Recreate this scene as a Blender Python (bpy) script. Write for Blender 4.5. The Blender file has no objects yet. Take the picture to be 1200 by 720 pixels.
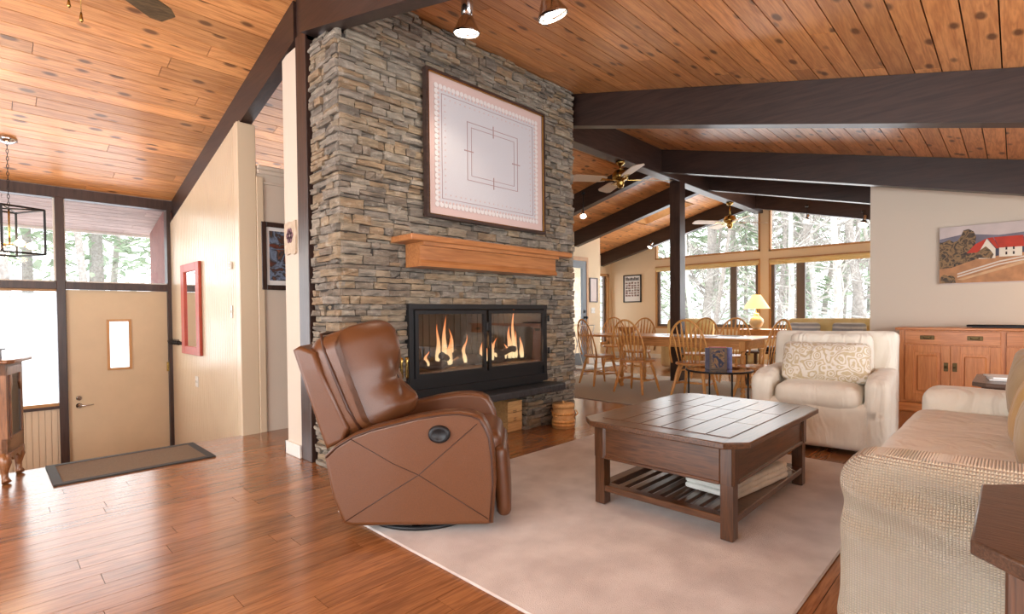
import bpy, bmesh, math, random
from mathutils import Vector, Matrix, noise
PI = math.pi
random.seed(7)
scn = bpy.context.scene
C = scn.collection
# ------------------------------------------------------------------ camera
f_px, yaw, pitch, roll, cyp, H = 604.878, .77284369, -.01856959, -.00889306, 378.866, 1.1
F = Vector((math.cos(yaw)*math.cos(pitch), math.sin(yaw)*math.cos(pitch), math.sin(pitch)))
r0 = Vector((math.sin(yaw), -math.cos(yaw), 0)); u0 = r0.cross(F)
rr = r0*math.cos(roll)+u0*math.sin(roll); uu = -r0*math.sin(roll)+u0*math.cos(roll)
cd = bpy.data.cameras.new('camera'); cam = bpy.data.objects.new('camera', cd); C.objects.link(cam)
cd.sensor_width = 36; cd.lens = f_px*36/1200; cd.shift_y = (cyp-360)/1200; cd.clip_end = 300
M = Matrix((rr, uu, -F)).transposed().to_4x4(); M.translation = Vector((0, 0, H)); cam.matrix_world = M
scn.camera = cam
# ------------------------------------------------------------------ world / exposure
scn.view_settings.view_transform = 'Standard'
scn.view_settings.look = 'None'
scn.view_settings.gamma = 1
scn.view_settings.exposure = 0.0
scn.view_settings.use_curve_mapping = False
w = bpy.data.worlds.new('overcast'); scn.world = w; w.use_nodes = True
wn = w.node_tree; bg = wn.nodes['Background']; bg.inputs[1].default_value = 4.2
tc = wn.nodes.new('ShaderNodeTexCoord'); sp = wn.nodes.new('ShaderNodeSeparateXYZ'); cr = wn.nodes.new('ShaderNodeValToRGB')
wn.links.new(tc.outputs['Generated'], sp.inputs[0]); wn.links.new(sp.outputs['Z'], cr.inputs[0]); wn.links.new(cr.outputs[0], bg.inputs[0])
cr.color_ramp.elements[0].color = (.80, .84, .88, 1); cr.color_ramp.elements[1].color = (.93, .96, 1, 1)
def area(name, loc, rot, sx, sy, power, col=(1, 1, 1), spread=PI):
    l = bpy.data.lights.new(name, 'AREA'); l.shape = 'RECTANGLE'; l.size = sx; l.size_y = sy; l.energy = power; l.color = col; l.spread = spread
    o = bpy.data.objects.new(name, l); C.objects.link(o); o.location = loc; o.rotation_euler = rot; return o
# daylight entering through the glazed sides of the room behind the camera
area('daylight_west', (-2.9, 1.9, 1.5), (PI/2, 0, -PI/2), 4.6, 2.2, 165, (.95, .98, 1))
area('daylight_south', (1.6, -2.5, 1.0), (PI/2, 0, 0), 6.8, 1.4, 175, (.96, .98, 1))
area('daylight_window_wall', (11.1, 4.0, 1.8), (PI/2, 0, PI/2), 4.2, 2.0, 70, (.95, .98, 1))
area('daylight_entry', (.5, 7.4, 1.4), (PI/2, 0, PI), 1.8, 1.9, 22, (.97, .98, 1))

# ------------------------------------------------------------------ materials
def nm(name):
    m = bpy.data.materials.new(name); m.use_nodes = True
    return m, m.node_tree, m.node_tree.nodes['Principled BSDF']
def srgb(r, g, b):
    return tuple((c/255/12.92 if c/255 <= .04045 else ((c/255+.055)/1.055)**2.4) for c in (r, g, b))+(1,)
def plain(name, col, rough=.6, metal=0, coat=0, bump=0, bscale=60, emis=None, es=0, var=0):
    m, t, b = nm(name)
    b.inputs['Base Color'].default_value = col; b.inputs['Roughness'].default_value = rough; b.inputs['Metallic'].default_value = metal
    b.inputs['Coat Weight'].default_value = coat
    if emis: b.inputs['Emission Color'].default_value = emis; b.inputs['Emission Strength'].default_value = es
    if bump or var:
        tcn = t.nodes.new('ShaderNodeTexCoord'); n = t.nodes.new('ShaderNodeTexNoise'); n.inputs['Scale'].default_value = bscale; n.inputs['Detail'].default_value = 4
        t.links.new(tcn.outputs['Object'], n.inputs['Vector'])
        if bump:
            bn = t.nodes.new('ShaderNodeBump'); bn.inputs['Strength'].default_value = bump; bn.inputs['Distance'].default_value = .01
            t.links.new(n.outputs['Fac'], bn.inputs['Height']); t.links.new(bn.outputs[0], b.inputs['Normal'])
        if var:
            r = t.nodes.new('ShaderNodeValToRGB'); r.color_ramp.elements[0].position = .3; r.color_ramp.elements[1].position = .7
            r.color_ramp.elements[0].color = tuple(c*(1-var) for c in col[:3])+(1,); r.color_ramp.elements[1].color = tuple(min(1, c*(1+var)) for c in col[:3])+(1,)
            t.links.new(n.outputs['Fac'], r.inputs[0]); t.links.new(r.outputs[0], b.inputs['Base Color'])
    return m
def wood(name, dark, light, axis=0, rough=.4, coat=0, grain=1.0, island=.25, knots=0, bump=.15, stretch=14, fine=1.0):
    """grain runs along `axis` of object space; every board (mesh island) gets its own tone"""
    m, t, b = nm(name); L = t.links; N = t.nodes.new
    tcn = N('ShaderNodeTexCoord'); geo = N('ShaderNodeNewGeometry')
    off = N('ShaderNodeVectorMath'); off.operation = 'SCALE'; comb = N('ShaderNodeCombineXYZ')
    for k in range(3): L.new(geo.outputs['Random Per Island'], comb.inputs[k])
    L.new(comb.outputs[0], off.inputs[0]); off.inputs['Scale'].default_value = 37
    add = N('ShaderNodeVectorMath'); L.new(tcn.outputs['Object'], add.inputs[0]); L.new(off.outputs[0], add.inputs[1])
    mp = N('ShaderNodeMapping'); L.new(add.outputs[0], mp.inputs[0])
    s = [stretch*grain]*3; s[axis] = grain*1.1
    mp.inputs['Scale'].default_value = s
    n1 = N('ShaderNodeTexNoise'); n1.inputs['Scale'].default_value = 1.0; n1.inputs['Detail'].default_value = 5; n1.inputs['Distortion'].default_value = .6; L.new(mp.outputs[0], n1.inputs['Vector'])
    # rings
    mul = N('ShaderNodeMath'); mul.operation = 'MULTIPLY'; mul.inputs[1].default_value = 9*fine; L.new(n1.outputs['Fac'], mul.inputs[0])
    fr = N('ShaderNodeMath'); fr.operation = 'PINGPONG'; fr.inputs[1].default_value = 1; L.new(mul.outputs[0], fr.inputs[0])
    n2 = N('ShaderNodeTexNoise'); n2.inputs['Scale'].default_value = 5; n2.inputs['Detail'].default_value = 3; L.new(mp.outputs[0], n2.inputs['Vector'])
    mix = N('ShaderNodeMath'); mix.operation = 'MULTIPLY_ADD'; mix.inputs[1].default_value = .35; L.new(fr.outputs[0], mix.inputs[0])
    m3 = N('ShaderNodeMath'); m3.operation = 'MULTIPLY'; m3.inputs[1].default_value = .75; L.new(n2.outputs['Fac'], m3.inputs[0]); L.new(m3.outputs[0], mix.inputs[2])
    rp = N('ShaderNodeValToRGB'); rp.color_ramp.elements[0].position = .15; rp.color_ramp.elements[1].position = .75
    rp.color_ramp.elements[0].color = dark; rp.color_ramp.elements[1].color = light; L.new(mix.outputs[0], rp.inputs[0])
    hsv = N('ShaderNodeHueSaturation'); L.new(rp.outputs[0], hsv.inputs['Color'])
    v = N('ShaderNodeMapRange'); L.new(geo.outputs['Random Per Island'], v.inputs[0]); v.inputs[3].default_value = 1-island; v.inputs[4].default_value = 1+island
    L.new(v.outputs[0], hsv.inputs['Value']); col = hsv.outputs[0]
    if knots:
        mk = N('ShaderNodeMapping'); L.new(add.outputs[0], mk.inputs[0]); sk = [7.5]*3; sk[axis] = 3.6; mk.inputs['Scale'].default_value = sk
        vo = N('ShaderNodeTexVoronoi'); vo.inputs['Scale'].default_value = 1; L.new(mk.outputs[0], vo.inputs['Vector'])
        kr = N('ShaderNodeValToRGB'); kr.color_ramp.elements[0].position = .13; kr.color_ramp.elements[0].color = (1, 1, 1, 1)
        kr.color_ramp.elements[1].position = .23; kr.color_ramp.elements[1].color = (0, 0, 0, 1); L.new(vo.outputs['Distance'], kr.inputs[0])
        km = N('ShaderNodeMix'); km.data_type = 'RGBA'; kf = N('ShaderNodeMath'); kf.operation = 'MULTIPLY'; kf.inputs[1].default_value = knots
        L.new(kr.outputs[0], kf.inputs[0]); L.new(kf.outputs[0], km.inputs['Factor']); L.new(col, km.inputs['A']); km.inputs['B'].default_value = tuple(c*.25 for c in dark[:3])+(1,)
        col = km.outputs['Result']
    L.new(col, b.inputs['Base Color'])
    b.inputs['Roughness'].default_value = rough; b.inputs['Coat Weight'].default_value = coat; b.inputs['Coat Roughness'].default_value = .2
    if bump:
        bn = N('ShaderNodeBump'); bn.inputs['Strength'].default_value = bump; bn.inputs['Distance'].default_value = .004; L.new(mix.outputs[0], bn.inputs['Height']); L.new(bn.outputs[0], b.inputs['Normal'])
    return m
def fabric(name, c1, c2, kind='plain', scale=220, bump=.4):
    m, t, b = nm(name); L = t.links; N = t.nodes.new
    tcn = N('ShaderNodeTexCoord'); b.inputs['Roughness'].default_value = .95; b.inputs['Sheen Weight'].default_value = .25
    n = N('ShaderNodeTexNoise'); n.inputs['Scale'].default_value = 3 if kind != 'floral' else 9; n.inputs['Detail'].default_value = 6; L.new(tcn.outputs['Object'], n.inputs['Vector'])
    r = N('ShaderNodeValToRGB'); r.color_ramp.elements[0].color = c1; r.color_ramp.elements[1].color = c2
    r.color_ramp.elements[0].position = .35; r.color_ramp.elements[1].position = .65
    if kind == 'floral':
        vo = N('ShaderNodeTexVoronoi'); vo.inputs['Scale'].default_value = 15; vo.feature = 'SMOOTH_F1'; L.new(tcn.outputs['Object'], vo.inputs['Vector'])
        wv = N('ShaderNodeMath'); wv.operation = 'MULTIPLY_ADD'; wv.inputs[1].default_value = .8; L.new(n.outputs['Fac'], wv.inputs[0]); L.new(vo.outputs['Distance'], wv.inputs[2])
        pp = N('ShaderNodeMath'); pp.operation = 'PINGPONG'; pp.inputs[1].default_value = .09; L.new(wv.outputs[0], pp.inputs[0])
        ms = N('ShaderNodeMath'); ms.operation = 'MULTIPLY'; ms.inputs[1].default_value = 11; L.new(pp.outputs[0], ms.inputs[0]); L.new(ms.outputs[0], r.inputs[0])
    elif kind == 'stripe':
        sx = N('ShaderNodeSeparateXYZ'); L.new(tcn.outputs['Object'], sx.inputs[0])
        sc = N('ShaderNodeMath'); sc.operation = 'MULTIPLY_ADD'; sc.inputs[1].default_value = 30; L.new(sx.outputs['Z'], sc.inputs[0]); L.new(n.outputs['Fac'], sc.inputs[2])
        pp = N('ShaderNodeMath'); pp.operation = 'PINGPONG'; pp.inputs[1].default_value = 1; L.new(sc.outputs[0], pp.inputs[0]); L.new(pp.outputs[0], r.inputs[0])
    else: L.new(n.outputs['Fac'], r.inputs[0])
    L.new(r.outputs[0], b.inputs['Base Color'])
    bn = N('ShaderNodeBump'); bn.inputs['Strength'].default_value = bump; bn.inputs['Distance'].default_value = .004
    if kind == 'waffle':
        hs = []
        sx = N('ShaderNodeSeparateXYZ'); L.new(tcn.outputs['Object'], sx.inputs[0])
        for k, ax in enumerate('XYZ'):
            q = N('ShaderNodeMath'); q.operation = 'MULTIPLY'; q.inputs[1].default_value = scale; L.new(sx.outputs[ax], q.inputs[0])
            s = N('ShaderNodeMath'); s.operation = 'SINE'; L.new(q.outputs[0], s.inputs[0])
            a = N('ShaderNodeMath'); a.operation = 'ABSOLUTE'; L.new(s.outputs[0], a.inputs[0]); hs.append(a)
        p1 = N('ShaderNodeMath'); p1.operation = 'MINIMUM'; L.new(hs[1].outputs[0], p1.inputs[0]); L.new(hs[2].outputs[0], p1.inputs[1])
        L.new(p1.outputs[0], bn.inputs['Height']); bn.inputs['Distance'].default_value = .012
        dm = N('ShaderNodeMix'); dm.data_type = 'RGBA'; dm.blend_type = 'MULTIPLY'; dm.inputs['Factor'].default_value = 1
        mr = N('ShaderNodeMapRange'); mr.inputs[3].default_value = .78; mr.inputs[4].default_value = 1.05; L.new(p1.outputs[0], mr.inputs[0])
        L.new(r.outputs[0], dm.inputs['A']); L.new(mr.outputs[0], dm.inputs['B']); L.new(dm.outputs['Result'], b.inputs['Base Color'])
    else:
        n2 = N('ShaderNodeTexNoise'); n2.inputs['Scale'].default_value = scale; L.new(tcn.outputs['Object'], n2.inputs['Vector']); L.new(n2.outputs['Fac'], bn.inputs['Height'])
        if kind == 'carpet': L.new(bn.outputs[0], b.inputs['Normal']); n.inputs['Scale'].default_value = 5; return m
        mpw = N('ShaderNodeMapping'); mpw.inputs['Scale'].default_value = (7, 7, 2.2); L.new(tcn.outputs['Object'], mpw.inputs[0])
        n3 = N('ShaderNodeTexNoise'); n3.inputs['Scale'].default_value = 1; n3.inputs['Detail'].default_value = 2; n3.inputs['Distortion'].default_value = 1.2; L.new(mpw.outputs[0], n3.inputs['Vector'])
        b3 = N('ShaderNodeBump'); b3.inputs['Strength'].default_value = .55; b3.inputs['Distance'].default_value = .05; L.new(n3.outputs['Fac'], b3.inputs['Height']); L.new(b3.outputs[0], bn.inputs['Normal'])
    L.new(bn.outputs[0], b.inputs['Normal'])
    return m
def glass(name, tint=(1, 1, 1, 1), refl=1.0, rough=0.02):
    m, t, b = nm(name); t.nodes.remove(b); out = [n for n in t.nodes if n.type == 'OUTPUT_MATERIAL'][0]
    tr = t.nodes.new('ShaderNodeBsdfTransparent'); tr.inputs[0].default_value = tint
    gl = t.nodes.new('ShaderNodeBsdfGlossy'); gl.inputs['Roughness'].default_value = rough
    lw = t.nodes.new('ShaderNodeLayerWeight'); lw.inputs[0].default_value = .5; pw = t.nodes.new('ShaderNodeMath'); pw.operation = 'POWER'; pw.inputs[1].default_value = 5; t.links.new(lw.outputs['Facing'], pw.inputs[0])
    fr = t.nodes.new('ShaderNodeMath'); fr.operation = 'MULTIPLY_ADD'; fr.inputs[1].default_value = .95; fr.inputs[2].default_value = .045; t.links.new(pw.outputs[0], fr.inputs[0])
    mu = t.nodes.new('ShaderNodeMath'); mu.operation = 'MULTIPLY'; mu.inputs[1].default_value = refl; t.links.new(fr.outputs[0], mu.inputs[0])
    mx = t.nodes.new('ShaderNodeMixShader'); t.links.new(mu.outputs[0], mx.inputs[0]); t.links.new(tr.outputs[0], mx.inputs[1]); t.links.new(gl.outputs[0], mx.inputs[2])
    t.links.new(mx.outputs[0], out.inputs[0]); return m
def stone_mat():
    m, t, b = nm('ledgestone'); L = t.links; N = t.nodes.new
    geo = N('ShaderNodeNewGeometry'); tcn = N('ShaderNodeTexCoord')
    r = N('ShaderNodeValToRGB'); e = r.color_ramp.elements
    cols = [(0, (118, 106, 92)), (.14, (138, 124, 104)), (.28, (130, 121, 109)), (.42, (142, 124, 100)), (.52, (106, 98, 88)), (.64, (138, 128, 113)), (.76, (136, 115, 90)), (.88, (132, 123, 110)), (1, (156, 144, 126))]
    e[0].color = srgb(*cols[0][1]); e[1].color = srgb(*cols[-1][1])
    for p, c in cols[1:-1]:
        k = e.new(p); k.color = srgb(*c)
    r.color_ramp.interpolation = 'CONSTANT'
    L.new(geo.outputs['Random Per Island'], r.inputs[0])
    n = N('ShaderNodeTexNoise'); n.inputs['Scale'].default_value = 14; n.inputs['Detail'].default_value = 8; n.inputs['Roughness'].default_value = .7; L.new(tcn.outputs['Object'], n.inputs['Vector'])
    mp = N('ShaderNodeMapping'); mp.inputs['Scale'].default_value = (9, 9, 40); L.new(tcn.outputs['Object'], mp.inputs[0])
    n2 = N('ShaderNodeTexNoise'); n2.inputs['Scale'].default_value = 1; n2.inputs['Detail'].default_value = 6; L.new(mp.outputs[0], n2.inputs['Vector'])
    mr = N('ShaderNodeMapRange'); mr.inputs[1].default_value = .25; mr.inputs[2].default_value = .75; mr.inputs[3].default_value = .55; mr.inputs[4].default_value = 1.5; L.new(n2.outputs['Fac'], mr.inputs[0])
    mx = N('ShaderNodeMix'); mx.data_type = 'RGBA'; mx.blend_type = 'MULTIPLY'; mx.inputs['Factor'].default_value = 1; L.new(r.outputs[0], mx.inputs['A']); L.new(mr.outputs[0], mx.inputs['B'])
    rr2 = N('ShaderNodeValToRGB'); rr2.color_ramp.elements[0].position = .55; rr2.color_ramp.elements[1].position = .7; rr2.color_ramp.elements[0].color = (0, 0, 0, 1); rr2.color_ramp.elements[1].color = (.5, .5, .5, 1); L.new(n.outputs['Fac'], rr2.inputs[0])
    m2 = N('ShaderNodeMix'); m2.data_type = 'RGBA'; L.new(rr2.outputs[0], m2.inputs['Factor']); L.new(mx.outputs['Result'], m2.inputs['A']); m2.inputs['B'].default_value = srgb(196, 186, 170)
    L.new(m2.outputs['Result'], b.inputs['Base Color']); b.inputs['Roughness'].default_value = .85
    bn = N('ShaderNodeBump'); bn.inputs['Strength'].default_value = .9; bn.inputs['Distance'].default_value = .02; L.new(n2.outputs['Fac'], bn.inputs['Height'])
    L.new(bn.outputs[0], b.inputs['Normal']); return m

m_ceil = wood('cedar_ceiling', srgb(176, 108, 58), srgb(224, 160, 100), 0, .38, .3, 1.3, .22, .85, .1)
m_soffit = wood('weathered_soffit', srgb(150, 128, 120), srgb(196, 172, 164), 0, .6, 0, 1.2, .12, .2, .1)
m_floor = wood('hardwood_floor', srgb(116, 70, 40), srgb(166, 110, 66), 0, .21, .4, 1.6, .18, .15, .06)
m_beam = wood('dark_beam', srgb(36, 24, 21), srgb(60, 42, 36), 1, .42, .1, .9, .02, 0, .12)
m_beamx = wood('dark_ridge', srgb(40, 27, 24), srgb(68, 50, 44), 0, .42, .1, .9, .02, 0, .12)
m_post = wood('dark_post', srgb(42, 28, 24), srgb(70, 50, 42), 2, .4, .1, .9, .02, 0, .12)
m_wall = plain('cream_wall', srgb(216, 202, 184), .8, bump=.05, bscale=200)
m_wall2 = plain('cream_yellow_wall', srgb(236, 214, 180), .8, bump=.05, bscale=200)
m_bead = plain('beadboard_paint', srgb(218, 198, 168), .32, coat=.1)
m_white = plain('white_trim_paint', srgb(232, 228, 220), .5)
m_door = plain('entry_door_paint', srgb(210, 188, 154), .45, var=.03, bscale=6)
m_rug = fabric('beige_carpet', srgb(192, 178, 170), srgb(214, 202, 194), 'carpet', 260, .6)
m_rug2 = plain('grey_dining_rug', srgb(200, 192, 178), 1, bump=.6, bscale=200, var=.22)
m_mat = plain('brown_mat', srgb(128, 106, 82), 1, bump=.8, bscale=160, var=.25)
m_matb = plain('black_rubber', srgb(52, 48, 44), .7)
m_stone = stone_mat()
m_mortar = plain('mortar_shadow', srgb(58, 53, 48), 1)
m_black = plain('black_metal', srgb(30, 30, 32), .45, .3, bump=.05, bscale=300)
m_slate = plain('black_slate', srgb(48, 48, 50), .45, bump=.8, bscale=18, var=.25)
m_soot = plain('firebox_lining', srgb(34, 31, 30), .9, bump=.3, bscale=30)
m_mantel = wood('mantel_oak', srgb(144, 88, 48), srgb(180, 120, 72), 0, .35, .2, 1.2, 0, 0, .05)
m_leather = plain('brown_leather', srgb(98, 58, 31), .36, bump=.12, bscale=240, var=.1, coat=.1)
m_piping = plain('dark_leather_piping', srgb(66, 38, 24), .4)
m_oakd = wood('walnut_table', srgb(50, 30, 18), srgb(98, 63, 38), 0, .28, .35, 2.0, .1, 0, .08)
m_oakv = wood('walnut_table_vertical', srgb(46, 28, 17), srgb(92, 58, 35), 2, .3, .3, 2.0, .06, 0, .08)
m_oaky = wood('walnut_rail', srgb(50, 30, 18), srgb(98, 62, 38), 1, .3, .3, 2.0, .06, 0, .08)
m_side = wood('grey_brown_tabletop', srgb(48, 30, 20), srgb(98, 70, 52), 1, .3, .3, 3.0, .05, 0, .2, stretch=22)
m_cherry = wood('cherry_sideboard', srgb(178, 104, 54), srgb(210, 136, 78), 2, .38, .15, 1.5, .04, 0, .04)
m_cherryy = wood('cherry_sideboard_top', srgb(174, 100, 52), srgb(208, 134, 76), 1, .36, .15, 1.5, .04, 0, .04)
m_honey = wood('honey_oak', srgb(190, 126, 58), srgb(230, 170, 98), 2, .36, .2, 2, .05, 0, .05)
m_honeyy = wood('honey_oak_top', srgb(180, 116, 58), srgb(222, 162, 100), 1, .28, .3, 1.6, .05, 0, .05)
m_casing = plain('pine_casing', srgb(196, 146, 92), .45, var=.08, bscale=12)
m_sash = plain('taupe_sash', srgb(112, 100, 92), .5)
m_slip = fabric('cream_slipcover', srgb(226, 218, 202), srgb(238, 231, 217), 'plain', 260, .25)
m_waffle = fabric('lamplit_waffle_slipcover', srgb(226, 206, 174), srgb(236, 218, 190), 'waffle', 400, .9)  # warm lamplight from the right is tinted into this cloth colour
m_floral = fabric('floral_print', srgb(200, 182, 148), srgb(228, 220, 208), 'floral', 200, .2)
m_greyprint = fabric('grey_print', srgb(170, 172, 176), srgb(222, 218, 212), 'stripe', 200, .2)
m_yellow = fabric('yellow_upholstery', srgb(232, 206, 140), srgb(242, 222, 168), 'plain', 200, .25)
m_gold = fabric('gold_velvet', srgb(176, 134, 66), srgb(204, 162, 90), 'plain', 260, .3)
m_tan = fabric('tan_knit', srgb(168, 142, 104), srgb(192, 166, 128), 'plain', 260, .3)
m_throw = fabric('pale_grey_throw', srgb(196, 196, 190), srgb(222, 222, 214), 'plain', 200, .5)
m_glass = glass('window_glass', refl=.6)
m_glassf = glass('fire_glass', (.92, .92, .92, 1), 2.2)
m_glasst = glass('table_glass', (.62, .66, .66, 1), 1.8)
m_brass = plain('brass', srgb(176, 146, 84), .25, 1)
m_oldbrass = plain('aged_brass', srgb(96, 78, 50), .4, .9)
m_chrome = plain('chrome', srgb(205, 205, 205), .12, 1)
m_bulb = plain('lamp_glow', (1, .9, .75, 1), .5, emis=(1, .88, .7, 1), es=14)
m_ebulb = plain('edison_glow', (1, .8, .5, 1), .5, emis=(1, .72, .42, 1), es=14)
m_shade = plain('lamp_shade_glow', srgb(250, 226, 176), .8, emis=srgb(255, 224, 160), es=1.0)
m_ceramic = plain('cream_ceramic', srgb(222, 200, 160), .3, var=.06, bscale=10)
m_redpaint = plain('red_paint', srgb(172, 66, 42), .45, var=.1, bscale=20)
m_mirror = plain('mirror_silver', (.9, .9, .9, 1), .02, 1)
m_plastic = plain('white_plastic', srgb(228, 224, 214), .4)
m_paper = plain('white_paper', srgb(236, 234, 230), .7)
m_greydoor = plain('grey_door_paint', srgb(124, 132, 138), .5)
m_snow = plain('snow', (.86, .88, .92, 1), .7, bump=.4, bscale=1.5)
m_bark = plain('grey_bark', srgb(168, 160, 152), .95, bump=.5, bscale=14, var=.3)
m_birch = plain('birch_bark', srgb(206, 200, 192), .9, bump=.3, bscale=9, var=.3)
m_needle = plain('hazed_conifer_needles', srgb(160, 176, 146), .9, var=.3, bscale=3)  # haze through the window glass is painted in as a paler green
m_needle2 = plain('pale_hazed_conifer_needles', srgb(186, 198, 172), .9, var=.25, bscale=3)  # paler tone also carries the window haze in its colour
m_fan = plain('light_fan_blade', srgb(204, 180, 154), .45)
m_fand = wood('brown_fan_blade', srgb(58, 44, 26), srgb(112, 90, 58), 0, .75, 0, 2.4, 0, 0, .05)
m_crate = wood('pine_crate', srgb(196, 142, 84), srgb(226, 178, 118), 0, .6, 0, 2, .06, 0, .1)
m_log = plain('charred_log', srgb(70, 56, 48), .95, bump=.9, bscale=20, var=.6)
m_ember = plain('crushed_glass_ember', srgb(150, 120, 96), .5, bump=.8, bscale=90, var=.5)
def flame_mat():
    m, t, b = nm('flame'); t.nodes.remove(b); out = [n for n in t.nodes if n.type == 'OUTPUT_MATERIAL'][0]
    tcn = t.nodes.new('ShaderNodeTexCoord'); s = t.nodes.new('ShaderNodeSeparateXYZ'); r = t.nodes.new('ShaderNodeValToRGB')
    t.links.new(tcn.outputs['Generated'], s.inputs[0]); t.links.new(s.outputs['Z'], r.inputs[0])
    r.color_ramp.elements[0].color = (1, .78, .42, 1); r.color_ramp.elements[1].color = (1, .22, .04, 1)
    e = t.nodes.new('ShaderNodeEmission'); e.inputs[1].default_value = 1.6; t.links.new(r.outputs[0], e.inputs[0])
    tr = t.nodes.new('ShaderNodeBsdfTransparent'); mx = t.nodes.new('ShaderNodeMixShader')
    lw = t.nodes.new('ShaderNodeLayerWeight'); lw.inputs[0].default_value = .35
    t.links.new(lw.outputs['Facing'], mx.inputs[0]); t.links.new(e.outputs[0], mx.inputs[1]); t.links.new(tr.outputs[0], mx.inputs[2]); t.links.new(mx.outputs[0], out.inputs[0]); return m
m_flame = flame_mat()

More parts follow.
